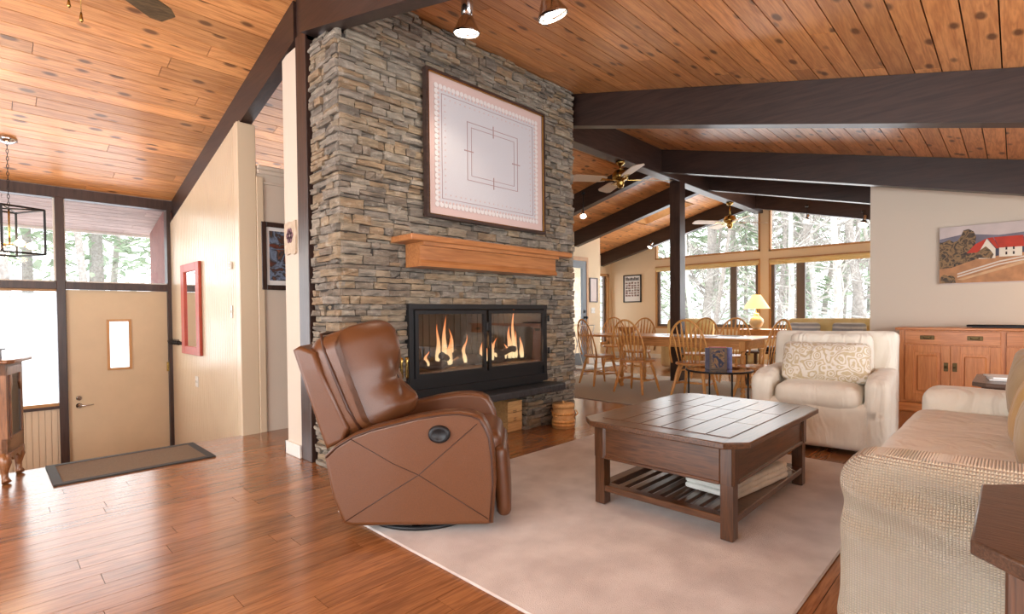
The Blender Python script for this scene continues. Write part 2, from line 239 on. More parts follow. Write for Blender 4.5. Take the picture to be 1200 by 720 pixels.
# ------------------------------------------------------------------ mesh builder
class MB:
    def __init__(s): s.bm = bmesh.new(); s.sm = []
    def _mi(s, fs, mi, smooth):
        for f in fs: f.material_index = mi; f.smooth = smooth
    def box(s, a, b, mi=0, bev=0, M=None, seg=1):
        x0, y0, z0 = a; x1, y1, z1 = b
        vs = [s.bm.verts.new(p) for p in ((x0,y0,z0),(x1,y0,z0),(x1,y1,z0),(x0,y1,z0),(x0,y0,z1),(x1,y0,z1),(x1,y1,z1),(x0,y1,z1))]
        fs = [s.bm.faces.new([vs[i] for i in q]) for q in ((0,3,2,1),(4,5,6,7),(0,1,5,4),(1,2,6,5),(2,3,7,6),(3,0,4,7))]
        s._mi(fs, mi, False)
        if bev:
            es = list({e for f in fs for e in f.edges})
            r = bmesh.ops.bevel(s.bm, geom=es, offset=bev, segments=seg, profile=.5, affect='EDGES')
            vs = list({v for f in r['faces'] for v in f.verts} | {v for v in vs if v.is_valid}); s._mi([f for f in r['faces']], mi, False)
        if M: bmesh.ops.transform(s.bm, matrix=M, verts=[v for v in vs if v.is_valid])
        return s
    def prism(s, pts, plane, lo, hi, mi=0, bev=0, M=None, smooth=False):
        def p3(p, h): return {'xy': (p[0], p[1], h), 'xz': (p[0], h, p[1]), 'yz': (h, p[0], p[1])}[plane]
        A = [s.bm.verts.new(p3(p, lo)) for p in pts]; B = [s.bm.verts.new(p3(p, hi)) for p in pts]; n = len(pts)
        fs = [s.bm.faces.new(A[::-1]), s.bm.faces.new(B)]
        for i in range(n):
            f = s.bm.faces.new((A[i], A[(i+1) % n], B[(i+1) % n], B[i])); f.smooth = smooth; fs.append(f)
        for f in fs: f.material_index = mi
        bmesh.ops.recalc_face_normals(s.bm, faces=fs)
        vs = A+B
        if bev:
            es = list({e for f in fs[:2] for e in f.edges})
            r = bmesh.ops.bevel(s.bm, geom=es, offset=bev, segments=3, profile=.5, affect='EDGES')
            vs = list({v for f in fs if f.is_valid for v in f.verts} | {v for f in r['faces'] for v in f.verts})
            for f in r['faces']: f.material_index = mi; f.smooth = True
        if M: bmesh.ops.transform(s.bm, matrix=M, verts=vs)
        return s
    def tube(s, pts, rad, seg=8, mi=0, closed=False, flat=1.0, cap=True, smooth=True):
        pts = [Vector(p) for p in pts]; n = len(pts)
        if not hasattr(rad, '__len__'): rad = [rad]*n
        rings = []; up = None
        for i, p in enumerate(pts):
            a = pts[(i-1) % n] if (closed or i > 0) else p; b = pts[(i+1) % n] if (closed or i < n-1) else p
            t = (b-a).normalized()
            if up is None:
                up = Vector((0, 0, 1)) if abs(t.z) < .9 else Vector((0, 1, 0))
            x = up.cross(t)
            if x.length < 1e-4: x = Vector((1, 0, 0)).cross(t)
            x.normalize(); y = t.cross(x); up = y
            rings.append([s.bm.verts.new(p+(x*math.cos(2*PI*k/seg)*flat+y*math.sin(2*PI*k/seg))*rad[i]) for k in range(seg)])
        m = n if closed else n-1
        for i in range(m):
            A, B = rings[i], rings[(i+1) % n]
            for k in range(seg):
                f = s.bm.faces.new((A[k], A[(k+1) % seg], B[(k+1) % seg], B[k])); f.material_index = mi; f.smooth = smooth
        if not closed and cap:
            for R, rv in ((rings[0], True), (rings[-1], False)):
                f = s.bm.faces.new(R[::-1] if rv else R); f.material_index = mi
        return s
    def lathe(s, prof, c=(0, 0, 0), seg=20, mi=0, M=None, smooth=True, cap=True):
        c = Vector(c); rings = []; allv = []
        for r, z in prof:
            R = [s.bm.verts.new(c+Vector((r*math.cos(2*PI*k/seg), r*math.sin(2*PI*k/seg), z))) for k in range(seg)]; rings.append(R); allv += R
        for A, B in zip(rings, rings[1:]):
            for k in range(seg):
                f = s.bm.faces.new((A[k], A[(k+1) % seg], B[(k+1) % seg], B[k])); f.material_index = mi; f.smooth = smooth
        if cap:
            for R, rv in ((rings[0], True), (rings[-1], False)):
                f = s.bm.faces.new(R[::-1] if rv else R); f.material_index = mi
        if M: bmesh.ops.transform(s.bm, matrix=M, verts=allv)
        return s
    def soft(s, c, size, r=.05, n=12, puff=0, fn=None, mi=0, M=None, wr=0, ws=6, seed=0):
        """rounded cushion: box of `size` centred at c, edges rounded to r, centre puffed, optional wrinkles"""
        h = Vector(size)/2; r = min(r, min(h)*.98); vd = {}; vs = []
        def V(i, j, k):
            key = (i, j, k)
            if key in vd: return vd[key]
            u = [2*i/n-1, 2*j/n-1, 2*k/n-1]
            u = [math.copysign(abs(t)**.8, t) for t in u]
            p = Vector((u[0]*h.x, u[1]*h.y, u[2]*h.z))
            q = Vector([max(-(h[a]-r), min(h[a]-r, p[a])) for a in range(3)])
            d = p-q
            if d.length > 1e-9: p = q+d.normalized()*r
            if puff:
                ks = sorted(range(3), key=lambda a: h[a]); a = ks[0]; b1, b2 = ks[1], ks[2]
                p[a] *= 1+puff*(1-(p[b1]/h[b1])**2)*(1-(p[b2]/h[b2])**2)
            if wr:
                w_ = noise.noise((p+Vector((seed*7.3, seed, 0)))*ws)+.5*noise.noise((p+Vector((0, seed*3, 5)))*ws*2.3)
                p = p*(1)+p.normalized()*w_*wr
            if fn: p = Vector(fn(p))
            v = s.bm.verts.new(p+Vector(c)); vd[key] = v; vs.append(v); return v
        fs = []
        for a in range(n):
            for b in range(n):
                for q in (((a,b,0),(a,b+1,0),(a+1,b+1,0),(a+1,b,0)), ((a,b,n),(a+1,b,n),(a+1,b+1,n),(a,b+1,n)),
                          ((a,0,b),(a+1,0,b),(a+1,0,b+1),(a,0,b+1)), ((a,n,b),(a,n,b+1),(a+1,n,b+1),(a+1,n,b)),
                          ((0,a,b),(0,a,b+1),(0,a+1,b+1),(0,a+1,b)), ((n,a,b),(n,a+1,b),(n,a+1,b+1),(n,a,b+1))):
                    f = s.bm.faces.new([V(*t) for t in q]); f.smooth = True; f.material_index = mi
        if M: bmesh.ops.transform(s.bm, matrix=M, verts=vs)
        return s
    def build(s, name, mats, parent=None, kind=None):
        me = bpy.data.meshes.new(name); s.bm.to_mesh(me); s.bm.free()
        for m in (mats if isinstance(mats, (list, tuple)) else [mats]): me.materials.append(m)
        o = bpy.data.objects.new(name, me); C.objects.link(o)
        if parent: o.parent = parent
        if kind: o['kind'] = kind
        return o
def struct(name, mb, mats, parent=None): return mb.build(name, mats, parent, None if parent else 'structure')
def tag(o, label, cat, group=None):
    o['label'] = label; o['category'] = cat
    if group: o['group'] = group
    return o
def thing(name, label, cat, loc=(0, 0, 0), rz=0, group=None):
    o = bpy.data.objects.new(name, None); C.objects.link(o); o.empty_display_size = .1
    o.location = loc; o.rotation_euler = (0, 0, rz); return tag(o, label, cat, group)
def kids(o): return [c for c in bpy.data.objects if c.parent == o]
def dup(o, loc, rz, label, group=None, sc=None):
    c = o.copy(); C.objects.link(c); c.location = loc; c.rotation_euler = (0, 0, rz)
    if sc: c.scale = (sc, sc, sc)
    tag(c, label, o['category'], group or o.get('group'))
    for k in kids(o):
        d = k.copy(); C.objects.link(d); d.parent = c
        for g in kids(k):
            e = g.copy(); C.objects.link(e); e.parent = d
    return c
def light(name, loc, kind='POINT', e=10, col=(1, .85, .65), r=.04, target=None, angle=1.2, parent=None):
    l = bpy.data.lights.new(name, kind); l.energy = e; l.color = col; l.shadow_soft_size = r
    if kind == 'SPOT': l.spot_size = angle; l.spot_blend = .6
    o = bpy.data.objects.new(name, l); C.objects.link(o); o.location = loc
    if target: o.rotation_euler = (Vector(target)-Vector(loc)).to_track_quat('-Z', 'Y').to_euler()
    if parent: o.parent = parent
    return o
def T(x=0, y=0, z=0): return Matrix.Translation((x, y, z))
def R(a, ax='Z'): return Matrix.Rotation(a, 4, ax)

# ================================================================== SETTING
RY = 3.83
def zL(y): return 3.50-.254*(y-RY)
def zR(y): return 3.52-.253*(RY-y)
XE = 11.3
YD = 7.58      # entry door wall
# ceilings: individual boards running along X
def ceiling(name, y0, y1, zf, x0, x1, mat, wbd=.145, seed=1, holes=()):
    rnd = random.Random(seed); m = MB(); slope = math.hypot(1, zf(1)-zf(0)); step = wbd/slope; y = y0
    while y < y1-.001:
        yb = min(y+step-.007, y1); x = x0-rnd.random()*2
        while x < x1:
            L = 1.4+rnd.random()*2.6; a, b = max(x, x0), min(x+L-.004, x1)
            segs = [(a, b)]
            for hx0, hx1, hy0, hy1 in holes:
                if yb > hy0 and y < hy1:
                    ns = []
                    for p, q in segs:
                        if q <= hx0 or p >= hx1: ns.append((p, q))
                        else:
                            if p < hx0: ns.append((p, hx0))
                            if q > hx1: ns.append((hx1, q))
                    segs = ns
            for p, q in segs:
                if q-p > .02: m.prism([(y, zf(y)), (yb, zf(yb)), (yb, zf(yb)+.02), (y, zf(y)+.02)], 'yz', p, q)
            x += L
        y += step
    # dark backing above the boards
    if not holes:
        m.prism([(y0, zf(y0)+.021), (y1, zf(y1)+.021), (y1, zf(y1)+.08), (y0, zf(y0)+.08)], 'yz', x0, x1, mi=1)
    else:
        hx0, hx1, hy0, hy1 = holes[0]
        for (a, b, c, d) in ((x0, hx0, y0, y1), (hx1, x1, y0, y1), (hx0, hx1, y0, hy0), (hx0, hx1, hy1, y1)):
            m.prism([(c, zf(c)+.021), (d, zf(d)+.021), (d, zf(d)+.08), (c, zf(c)+.08)], 'yz', a, b, mi=1)
    return struct(name, m, [mat, m_mortar])
SKY = (9.5, 10.1, 4.7, 5.75)
ceiling('ceiling_left', RY, YD, zL, -3.0, XE+.1, m_ceil, seed=3, holes=(SKY,))
ceiling('ceiling_right', -2.6, RY, zR, -3.0, XE+.1, m_ceil, seed=5)
# skylight well
m = MB()
for a, b in ((SKY[0], SKY[0]+.015), (SKY[1]-.015, SKY[1])):
    m.prism([(SKY[2], zL(SKY[2])-.004), (SKY[3], zL(SKY[3])-.004), (SKY[3], zL(SKY[3])+.45), (SKY[2], zL(SKY[2])+.45)], 'yz', a, b)
m.box((SKY[0]+.015, SKY[2], zL(SKY[2])-.004), (SKY[1]-.015, SKY[2]+.015, zL(SKY[2])+.45)); m.box((SKY[0]+.015, SKY[3]-.015, zL(SKY[3])), (SKY[1]-.015, SKY[3], zL(SKY[3])+.45))
sk = struct('window_7', m, m_casing)
struct('pane', MB().prism([(SKY[2], zL(SKY[2])+.44), (SKY[3], zL(SKY[3])+.44), (SKY[3], zL(SKY[3])+.445), (SKY[2], zL(SKY[2])+.445)], 'yz', SKY[0], SKY[1]), m_glass, sk)
# floor boards
def floor(name, rects, wbd, mat, seed):
    rnd = random.Random(seed); m = MB()
    for x0, x1, y0, y1, z in rects:
        y = y0
        while y < y1-.001:
            yb = min(y+wbd-.0025, y1); x = x0-rnd.random()
            while x < x1:
                L = .5+rnd.random()*1.1; a, b = max(x, x0), min(x+L-.002, x1)
                if b-a > .01: m.box((a, y, z-.012), (b, yb, z))
                x += L
            y += wbd
        m.box((x0, y0, z-.08), (x1, y1, z-.0125), mi=1)
    return struct(name, m, [mat, m_mortar])
floor('floor', [(-3, XE, -2.6, 5.10, 0), (4.2, XE, 5.10, YD, 0)], .12, m_floor, 11)
struct('floor_entry', MB().box((-3, 5.1, -.75), (1.64, YD, -.63)).box((-3, 5.02, -.63), (1.64, 5.098, -.085)), m_floor)
# ridge beam, rafters, posts
struct('trim_1', MB().box((1.70, 3.745, 3.13), (XE, 3.915, 3.50), bev=.006), m_beamx)
def rafter_R(n, x, y0=-2.6, w_=.13, d=.33):
    struct('trim_%d' % n, MB().prism([(y0, zR(y0)-d), (3.745, zR(3.745)-d), (3.745, zR(3.745)-.002), (y0, zR(y0)-.002)], 'yz', x, x+w_, bev=0), m_beam)
def rafter_L(n, x, y1, w_=.13, d=.31):
    struct('trim_%d' % n, MB().prism([(3.915, zL(3.915)-d), (y1, zL(y1)-d), (y1, zL(y1)-.002), (3.915, zL(3.915)-.002)], 'yz', x, x+w_), m_beam)
rafter_R(2, 1.655, w_=.105, d=.335); rafter_R(3, 4.36); rafter_R(4, 7.03); rafter_R(5, 8.65, 1.2); rafter_R(6, 10.86, 1.2)
rafter_L(7, 1.68, YD, w_=.1, d=.30); rafter_L(8, 7.03, YD); rafter_L(9, 8.65, YD); rafter_L(10, 10.86, YD); rafter_L(11, 4.36, YD)
struct('trim_12', MB().box((1.69, 3.745, 0), (1.80, 3.915, 3.2), bev=.004), m_post)
struct('trim_13', MB().box((7.60, 3.745, 0), (7.78, 3.915, 3.14), bev=.004), m_post)
# stub wall beside first post with its baseboard
struct('wall_stub', MB().box((1.695, 3.918, 0), (1.85, 4.17, zL(4.17)-.28)), m_wall)
struct('baseboard_stub', MB().box((1.675, 3.917, 0), (1.694, 4.19, .10), bev=.003).box((1.675, 4.171, 0), (1.85, 4.19, .10), bev=.003), m_white)
# hall wall with ledge and crown, open above
m = MB().box((1.66, 5.08, 0), (4.2, 5.2, 2.5))
struct('wall_hall', m, m_wall)
struct('trim_14', MB().box((1.81, 5.045, 2.47), (4.2, 5.22, 2.51), bev=.01).box((1.81, 5.062, 2.34), (4.2, 5.079, 2.36), bev=.004).box((1.81, 5.055, 2.43), (4.2, 5.079, 2.47), bev=.008), m_wall)
# beadboard wall (painted grooved boards) from hall corner to entry door
m = MB(); y = 5.12; k = 0
while y < YD-.005:
    yb = min(y+.052-.008, YD); zt = zL(y)-.29
    m.prism([(y, -.63), (yb, -.63), (yb, zL(yb)-.29), (y, zL(y)-.29)], 'yz', 1.654, 1.67, bev=0); y += .052
m.prism([(5.10, -.63), (YD, -.63), (YD, zL(YD)-.29), (5.10, zL(5.10)-.29)], 'yz', 1.668, 1.78)
struct('wall_beadboard', m, m_bead)
struct('trim_15', MB().box((1.640, 5.06, -.2), (1.80, 5.14, zL(5.14)-.30), bev=.006).box((1.80, 5.055, 0), (1.86, 5.075, 2.4), bev=.004), m_bead)
# entry door wall
m = MB()
m.box((-1.6, YD-.03, 2.42), (1.70, YD+.1, 2.54), bev=.004)          # head beam
m.box((-1.6, YD-.03, 1.415), (1.66, YD+.1, 1.495), bev=.004)        # mid rail
m.box((.575, YD-.036, -.63), (.65, YD+.106, 2.43), bev=.004)           # post between sidelight and door
m.box((1.615, YD-.036, -.63), (1.66, YD+.106, 2.43), bev=.004)
m.box((.13, YD-.02, .09), (.58, YD+.06, .12), mi=0)
m.box((-1.6, YD-.02, .09), (.13, YD+.06, .12), mi=0)
m.box((-1.6, YD-.02, -.63), (-1.52, YD+.1, 2.43))
struct('trim_16', m, m_post)
m = MB(); x = -1.52
while x < .575:
    m.box((x, YD, -.63), (min(x+.048, .575), YD+.02, .09)); x += .052
m.box((-1.52, YD+.015, -.63), (.575, YD+.06, .09))
struct('wall_entry', m, m_bead)
wi = struct('window_1', MB().box((-1.52, YD+.02, .12), (.575, YD+.05, .15)).box((-1.52, YD+.02, 1.39), (.575, YD+.05, 1.415)), m_casing)
struct('pane', MB().box((-1.52, YD+.03, .12), (.575, YD+.036, 1.41)), m_glass, wi)
wi = struct('window_2', MB().box((-1.52, YD+.02, 1.495), (.575, YD+.05, 1.51)).box((.56, YD+.02, 1.495), (.575, YD+.05, 2.42)), m_white)
struct('pane', MB().box((-1.52, YD+.03, 1.495), (.575, YD+.036, 2.42)), m_glass, wi)
wi = struct('window_3', MB().box((.65, YD+.02, 1.495), (1.615, YD+.05, 1.51)).box((.65, YD+.02, 1.495), (.662, YD+.05, 2.42)), m_white)
struct('pane', MB().box((.65, YD+.03, 1.495), (1.615, YD+.036, 2.42)), m_glass, wi)
# entry door with a narrow lite
m = MB(); dx0, dx1, dz0, dz1 = .655, 1.612, -.62, 1.41; lx0, lx1, lz0, lz1 = 1.03, 1.22, .50, 1.05
for a, b, c, d in ((dx0, lx0, dz0, dz1), (lx1, dx1, dz0, dz1), (lx0, lx1, dz0, lz0), (lx0, lx1, lz1, dz1)):
    m.box((a, YD+.01, c), (b, YD+.05, d))
door = struct('door_1', m, m_door)
m = MB(); e = .022
m.box((lx0-e, YD-.005, lz0-e), (lx0+.004, YD+.012, lz1+e)).box((lx1-.004, YD-.005, lz0-e), (lx1+e, YD+.012, lz1+e)).box((lx0, YD-.005, lz0-e), (lx1, YD+.012, lz0+.004)).box((lx0, YD-.005, lz1-.004), (lx1, YD+.012, lz1+e))
struct('lite_frame', m, m_casing, door)
struct('pane', MB().box((lx0, YD+.03, lz0), (lx1, YD+.034, lz1)), m_glass, door)
m = MB(); Mh = R(PI/2, 'X')
m.lathe([(.03, 0), (.03, .012), (.012, .014), (.012, .05)], (0, 0, 0), 16, M=T(.745, YD+.01, .10)@Mh)
m.tube([(.745, YD-.035, .10), (.80, YD-.04, .10), (.87, YD-.035, .102)], [.011, .009, .007], 8)
struct('door_handle', m, m_chrome, door)
struct('deadbolt', MB().lathe([(.028, 0), (.028, .012), (.02, .02)], M=T(.745, YD+.01, .185)@Mh, seg=16), m_chrome, door)
struct('hinge', MB().box((1.595, YD-.004, .42), (1.615, YD+.012, .53)), m_brass, door)

# sideboard wall and sunroom walls
struct('wall_sideboard', MB().prism([(-2.6, 0), (1.26, 0), (1.26, zR(1.26)-.0), (-2.6, zR(-2.6))], 'yz', 7.50, 7.62), m_wall)
struct('baseboard_sideboard', MB().box((7.482, -2.6, 0), (7.499, 1.26, .09), bev=.003), m_white)
struct('wall_sunroom', MB().prism([(7.62, 0), (XE, 0), (XE, zR(1.2)), (7.62, zR(1.2))], 'xz', 1.1, 1.2), m_wall2)
m = MB(); m.box((-3.12, -2.72, 0), (-3.0, -.5, 3.4)).box((-3.12, 4.3, -.7), (-3.0, YD+.1, 3.4)).box((-3.12, -.5, 2.65), (-3.0, 4.3, 3.45)).box((-3.12, -.5, 0), (-3.0, 4.3, .35))
struct('wall_west', m, m_wall)
m = MB(); m.box((-3.0, -2.72, 0), (-2.0, -2.6, 1.75)).box((5.2, -2.72, 0), (7.62, -2.6, 1.75)).box((-2.0, -2.72, 0), (5.2, -2.6, .25)); m.box((-3.0, -2.72, 1.70), (-2.0, -2.6, 2.0))
struct('wall_south', m, m_wall)
# far window wall : pieces around the glazing
WY0, WYa, WYb, WY1 = 1.2, 3.63, 3.80, 6.19
m = MB()
m.box((XE, 1.1, 0), (XE+.14, WY1+.02, .72))
m.prism([(WY1, 0), (YD, 0), (YD, zL(YD)), (WY1, zL(WY1))], 'yz', XE, XE+.14)
m.prism([(WYa, .7), (WYb, .7), (WYb, zL(WYb)), (WYa, zL(WYb))], 'yz', XE, XE+.14)
m.box((XE, WYb, 2.19), (XE+.14, WY1, 2.35)); m.box((XE, WY0, 2.18), (XE+.14, WYa, 2.33))
m.prism([(1.1, .7), (WY0+.1, .7), (WY0+.1, zR(1.3)), (1.1, zR(1.1))], 'yz', XE, XE+.14)
struct('wall_window', m, m_wall2)
def frame_rect(m, y0, y1, z0, z1, t=.035, x=XE-.02, d=.09, mi=0):
    m.box((x, y0, z0), (x+d, y0+t, z1), mi); m.box((x, y1-t, z0), (x+d, y1, z1), mi)
    m.box((x, y0+t, z0), (x+d, y1-t, z0+t), mi); m.box((x, y0+t, z1-t), (x+d, y1-t, z1), mi)
def lower_window(n, y0, y1, z0, z1, divs):
    m = MB(); frame_rect(m, y0, y1, z0, z1, .04); w_ = struct('window_%d' % n, m, m_casing)
    m = MB(); frame_rect(m, y0+.04, y1-.04, z0+.04, z1-.04, .06, XE+.02, .06)
    for a, b in divs: m.box((XE+.01, a, z0+.05), (XE+.08, b, z1-.05))
    struct('sash', m, m_sash, w_)
    struct('pane', MB().box((XE+.05, y0+.04, z0+.04), (XE+.055, y1-.04, z1-.04)), m_glass, w_)
    m = MB(); m.tube([(XE-.03, y0+.02, z1-.06), (XE-.03, y1-.02, z1-.06)], .035, 10); m.box((XE-.04, y0+.03, z1-.13), (XE-.036, y1-.03, z1-.05))
    struct('roller_shade', m, m_yellow, w_)
lower_window(4, WYb, WY1, .72, 2.19, [(4.29, 4.42)])
lower_window(5, 1.3, WYa, .72, 2.18, [(2.97, 3.12)])
def upper_window(n, y0, y1, z0, zf):
    m = MB(); t = .035; x = XE-.02
    m.prism([(y0, z0), (y1, z0), (y1, z0+t), (y0, z0+t)], 'yz', x, x+.09)
    m.prism([(y0, z0), (y0+t, z0), (y0+t, zf(y0+t)-.05), (y0, zf(y0)-.05)], 'yz', x, x+.09)
    m.prism([(y1-t, z0), (y1, z0), (y1, zf(y1)-.05), (y1-t, zf(y1-t)-.05)], 'yz', x, x+.09)
    m.prism([(y0, zf(y0)-.08), (y1, zf(y1)-.08), (y1, zf(y1)-.02), (y0, zf(y0)-.02)], 'yz', x, x+.09)
    w_ = struct('window_%d' % n, m, m_casing)
    struct('pane', MB().prism([(y0, z0), (y1, z0), (y1, zf(y1)-.05), (y0, zf(y0)-.05)], 'yz', XE+.05, XE+.055), m_glass, w_)
upper_window(6, WYb, WY1, 2.35, lambda y: zL(y)-.02)
upper_window(8, 1.3, WYa, 2.33, lambda y: zR(y)-.02)
# left-back corner walls of the dining side
m = MB(); m.prism([(4.2, 0), (8.16, 0), (8.16, zL(6.65)), (4.2, zL(6.65))], 'xz', 6.6, 6.72)
m.box((8.16, 6.6, 2.24), (9.08, 6.72, zL(6.65))).box((9.08, 6.6, 0), (9.58, 6.72, zL(6.65))).prism([(6.72, 0), (YD, 0), (YD, zL(YD)), (6.72, zL(6.72))], 'yz', 9.48, 9.58)
struct('wall_patio', m, m_wall2)
m = MB(); m.box((9.58, YD-.12, 0), (10.25, YD, zL(YD)-.0)).box((11.17, YD-.12, 0), (XE, YD, zL(YD))).box((10.25, YD-.12, 0), (11.17, YD, .3)).box((10.25, YD-.12, 2.08), (11.17, YD, zL(YD)))
struct('wall_dining', m, m_wall2)
struct('wall_hall_end', MB().box((4.2, 5.08, 0), (4.3, 6.6, zL(6.6))), m_wall)
m = MB(); 
for a, b in (((10.25, .3), (10.31, 2.08)), ((11.11, .3), (11.17, 2.08)), ((10.25, 2.02), (11.17, 2.08)), ((10.25, .3), (11.17, .36))): m.box((a[0], YD-.15, a[1]), (b[0], YD-.02, b[1]))
w9 = struct('window_9', m, m_casing)
struct('sash', MB().box((10.31, YD-.09, .36), (10.38, YD-.03, 2.02)).box((11.03, YD-.09, .36), (11.11, YD-.03, 2.02)), m_sash, w9)
struct('pane', MB().box((10.31, YD-.06, .36), (11.11, YD-.055, 2.02)), m_glass, w9)
m = MB()
for a, b in (((8.2, 0), (8.34, 2.2)), ((8.9, 0), (9.04, 2.2)), ((8.34, 2.05), (8.9, 2.2)), ((8.34, 0), (8.9, .25))): m.box((a[0], 6.58, a[1]), (b[0], 6.63, b[1]))
d2 = struct('door_2', m, m_greydoor)
struct('pane', MB().box((8.34, 6.6, .25), (8.9, 6.606, 2.05)), m_glass, d2)
struct('door_knob', MB().lathe([(.03, 0), (.012, .02), (.03, .05), (.03, .065), (.015, .08)], seg=12, M=T(8.97, 6.58, 1.0)@Mh), m_black, d2)
struct('deadbolt', MB().lathe([(.03, 0), (.03, .02)], seg=12, M=T(8.97, 6.58, 1.13)@Mh), m_black, d2)
struct('door_casing', MB().box((9.04, 6.57, 0), (9.10, 6.60, 2.28)).box((8.12, 6.57, 2.2), (9.04, 6.60, 2.28)), m_casing, d2)
struct('baseboard_patio', MB().box((9.10, 6.58, 0), (9.58, 6.60, .12)), m_white)
struct('baseboard_window', MB().box((XE-.018, 1.2, 0), (XE, YD-.12, .1)), m_white)

# ================================================================== FIREPLACE
CX0, CX1, CY0, CY1 = 1.715, 4.30, 3.30, 3.70
fp = thing('fireplace', 'floor to ceiling stacked stone chimney with black gas firebox and slate hearth', 'fireplace', (3.0, 3.5, 0))
def loc(o, parent): o.location = Vector(o.location)-parent.location; return o
rnd = random.Random(21)
def stone_block(m, P0, U, W, N, u0, u1, v0, v1, prot):
    """one split stone: U along course, W up, N outward"""
    def P(u, v, n): return P0+U*u+W*v+N*n
    j = lambda a: rnd.uniform(-a, a)
    L, Hh = u1-u0, v1-v0; nu = max(2, int(L/.05)); g = .0025
    back = -.03
    front = []
    for i in range(nu+1):
        for k in range(3):
            uu_ = u0+g+(L-2*g)*i/nu; vv = v0+g+(Hh-2*g)*k/2
            edge = (i in (0, nu)) or (k in (0, 2))
            d = prot-(rnd.uniform(.003, .012) if edge else 0)+j(.004)
            if edge: uu_ += j(.003); vv += j(.003)
            else: uu_ += j(.008); vv += j(Hh*.12)
            front.append(m.bm.verts.new(P(uu_, vv, d)))
    idx = lambda i, k: front[i*3+k]
    fs = []
    for i in range(nu):
        for k in range(2): fs.append(m.bm.faces.new((idx(i, k), idx(i+1, k), idx(i+1, k+1), idx(i, k+1))))
    ring = [idx(i, 0) for i in range(nu+1)]+[idx(nu, 1)]+[idx(i, 2) for i in range(nu, -1, -1)]+[idx(0, 1)]
    bk = []
    for v in ring:
        d = (v.co-P0).dot(N); bk.append(m.bm.verts.new(v.co-N*(d-back)))
    for a in range(len(ring)):
        b = (a+1) % len(ring); fs.append(m.bm.faces.new((ring[b], ring[a], bk[a], bk[b])))
    for f in fs: f.smooth = False
# shared courses
zc = [0]; breaks = [.345, .455, 1.175]
while zc[-1] < 3.45:
    h = rnd.uniform(.028, .07)
    if rnd.random() < .3: h = rnd.uniform(.025, .045)
    nz = zc[-1]+h
    for b in breaks:
        if zc[-1] < b-.001 and nz > b-.02: nz = b; break
    zc.append(nz)
def face_stones(m, P0, U, N, length, allow, ztop):
    W = Vector((0, 0, 1))
    for z0, z1 in zip(zc, zc[1:]):
        zt = ztop
        for a, b in allow((z0+z1)/2, length):
            u = a
            while u < b-.001:
                L = rnd.uniform(.06, .24)*(1 if z1-z0 > .04 else 1.15)
                if b-u-L < .06: L = b-u
                e = min(u+L, b); zz1 = min(z1, zt(u) if callable(zt) else zt)
                if z0 > zz1-.01: u = e; continue
                if (zz1-z0) > .06 and rnd.random() < .45:
                    zm = z0+(zz1-z0)*rnd.uniform(.35, .65)
                    stone_block(m, P0, U, W, N, u, e, z0, zm, rnd.uniform(0, .038)); stone_block(m, P0, U, W, N, u, e, zm, zz1, rnd.uniform(0, .038))
                else: stone_block(m, P0, U, W, N, u, e, z0, zz1, rnd.uniform(0, .038))
                u = e
FX0, FX1, FZ0, FZ1 = 2.235, 3.81, .455, 1.175
OX0, OX1 = 2.45, 3.58
def allow_front(z, L):
    L0 = 0 if z < 3.02 else .06; L1 = CX1-CX0
    if z < .345: return [(L0, OX0-CX0), (OX1-CX0, L1)]
    if z < FZ1: return [(L0, FX0-CX0), (FX1-CX0, L1)]
    return [(L0, L1)]
m = MB()
face_stones(m, Vector((CX0, CY0, 0)), Vector((1, 0, 0)), Vector((0, -1, 0)), CX1-CX0, allow_front, lambda u: zR(CY0)-.005)
face_stones(m, Vector((CX0, CY1, 0)), Vector((0, -1, 0)), Vector((-1, 0, 0)), CY1-CY0, lambda z, L: [(0, L)], lambda u: zR(CY1-u-.1)-.35)
face_stones(m, Vector((CX1, CY0, 0)), Vector((0, 1, 0)), Vector((1, 0, 0)), CY1-CY0, lambda z, L: [(0, L)], lambda u: 3.19)
face_stones(m, Vector((OX1, CY1, 0)), Vector((0, -1, 0)), Vector((-1, 0, 0)), CY1-CY0, lambda z, L: [(0, L)] if z < .345 else [], .345)
# mortar core around the firebox and log opening
cz = zR(CY0)-.02
m.box((CX0+.005, CY0+.01, 0), (OX0, CY1, .345), 1).box((OX1+.005, CY0+.01, 0), (CX1-.005, CY1, .345), 1)
m.box((CX0+.005, CY0+.01, .345), (FX0, CY1, FZ1), 1).box((FX1, CY0+.01, .345), (CX1-.005, CY1, FZ1), 1)
m.box((CX0+.005, CY0+.01, FZ1), (CX1-.005, CY1, 3.03), 1).box((1.78, CY0+.01, 3.03), (CX1-.005, CY1-.1, cz), 1)
m.box((OX0, CY1-.02, 0), (OX1, CY1, .345), 1)
m.box((OX0, CY0+.01, .335), (OX1, CY1, .36), 1)
loc(m.build('chimney_breast', [m_stone, m_mortar], fp), fp)
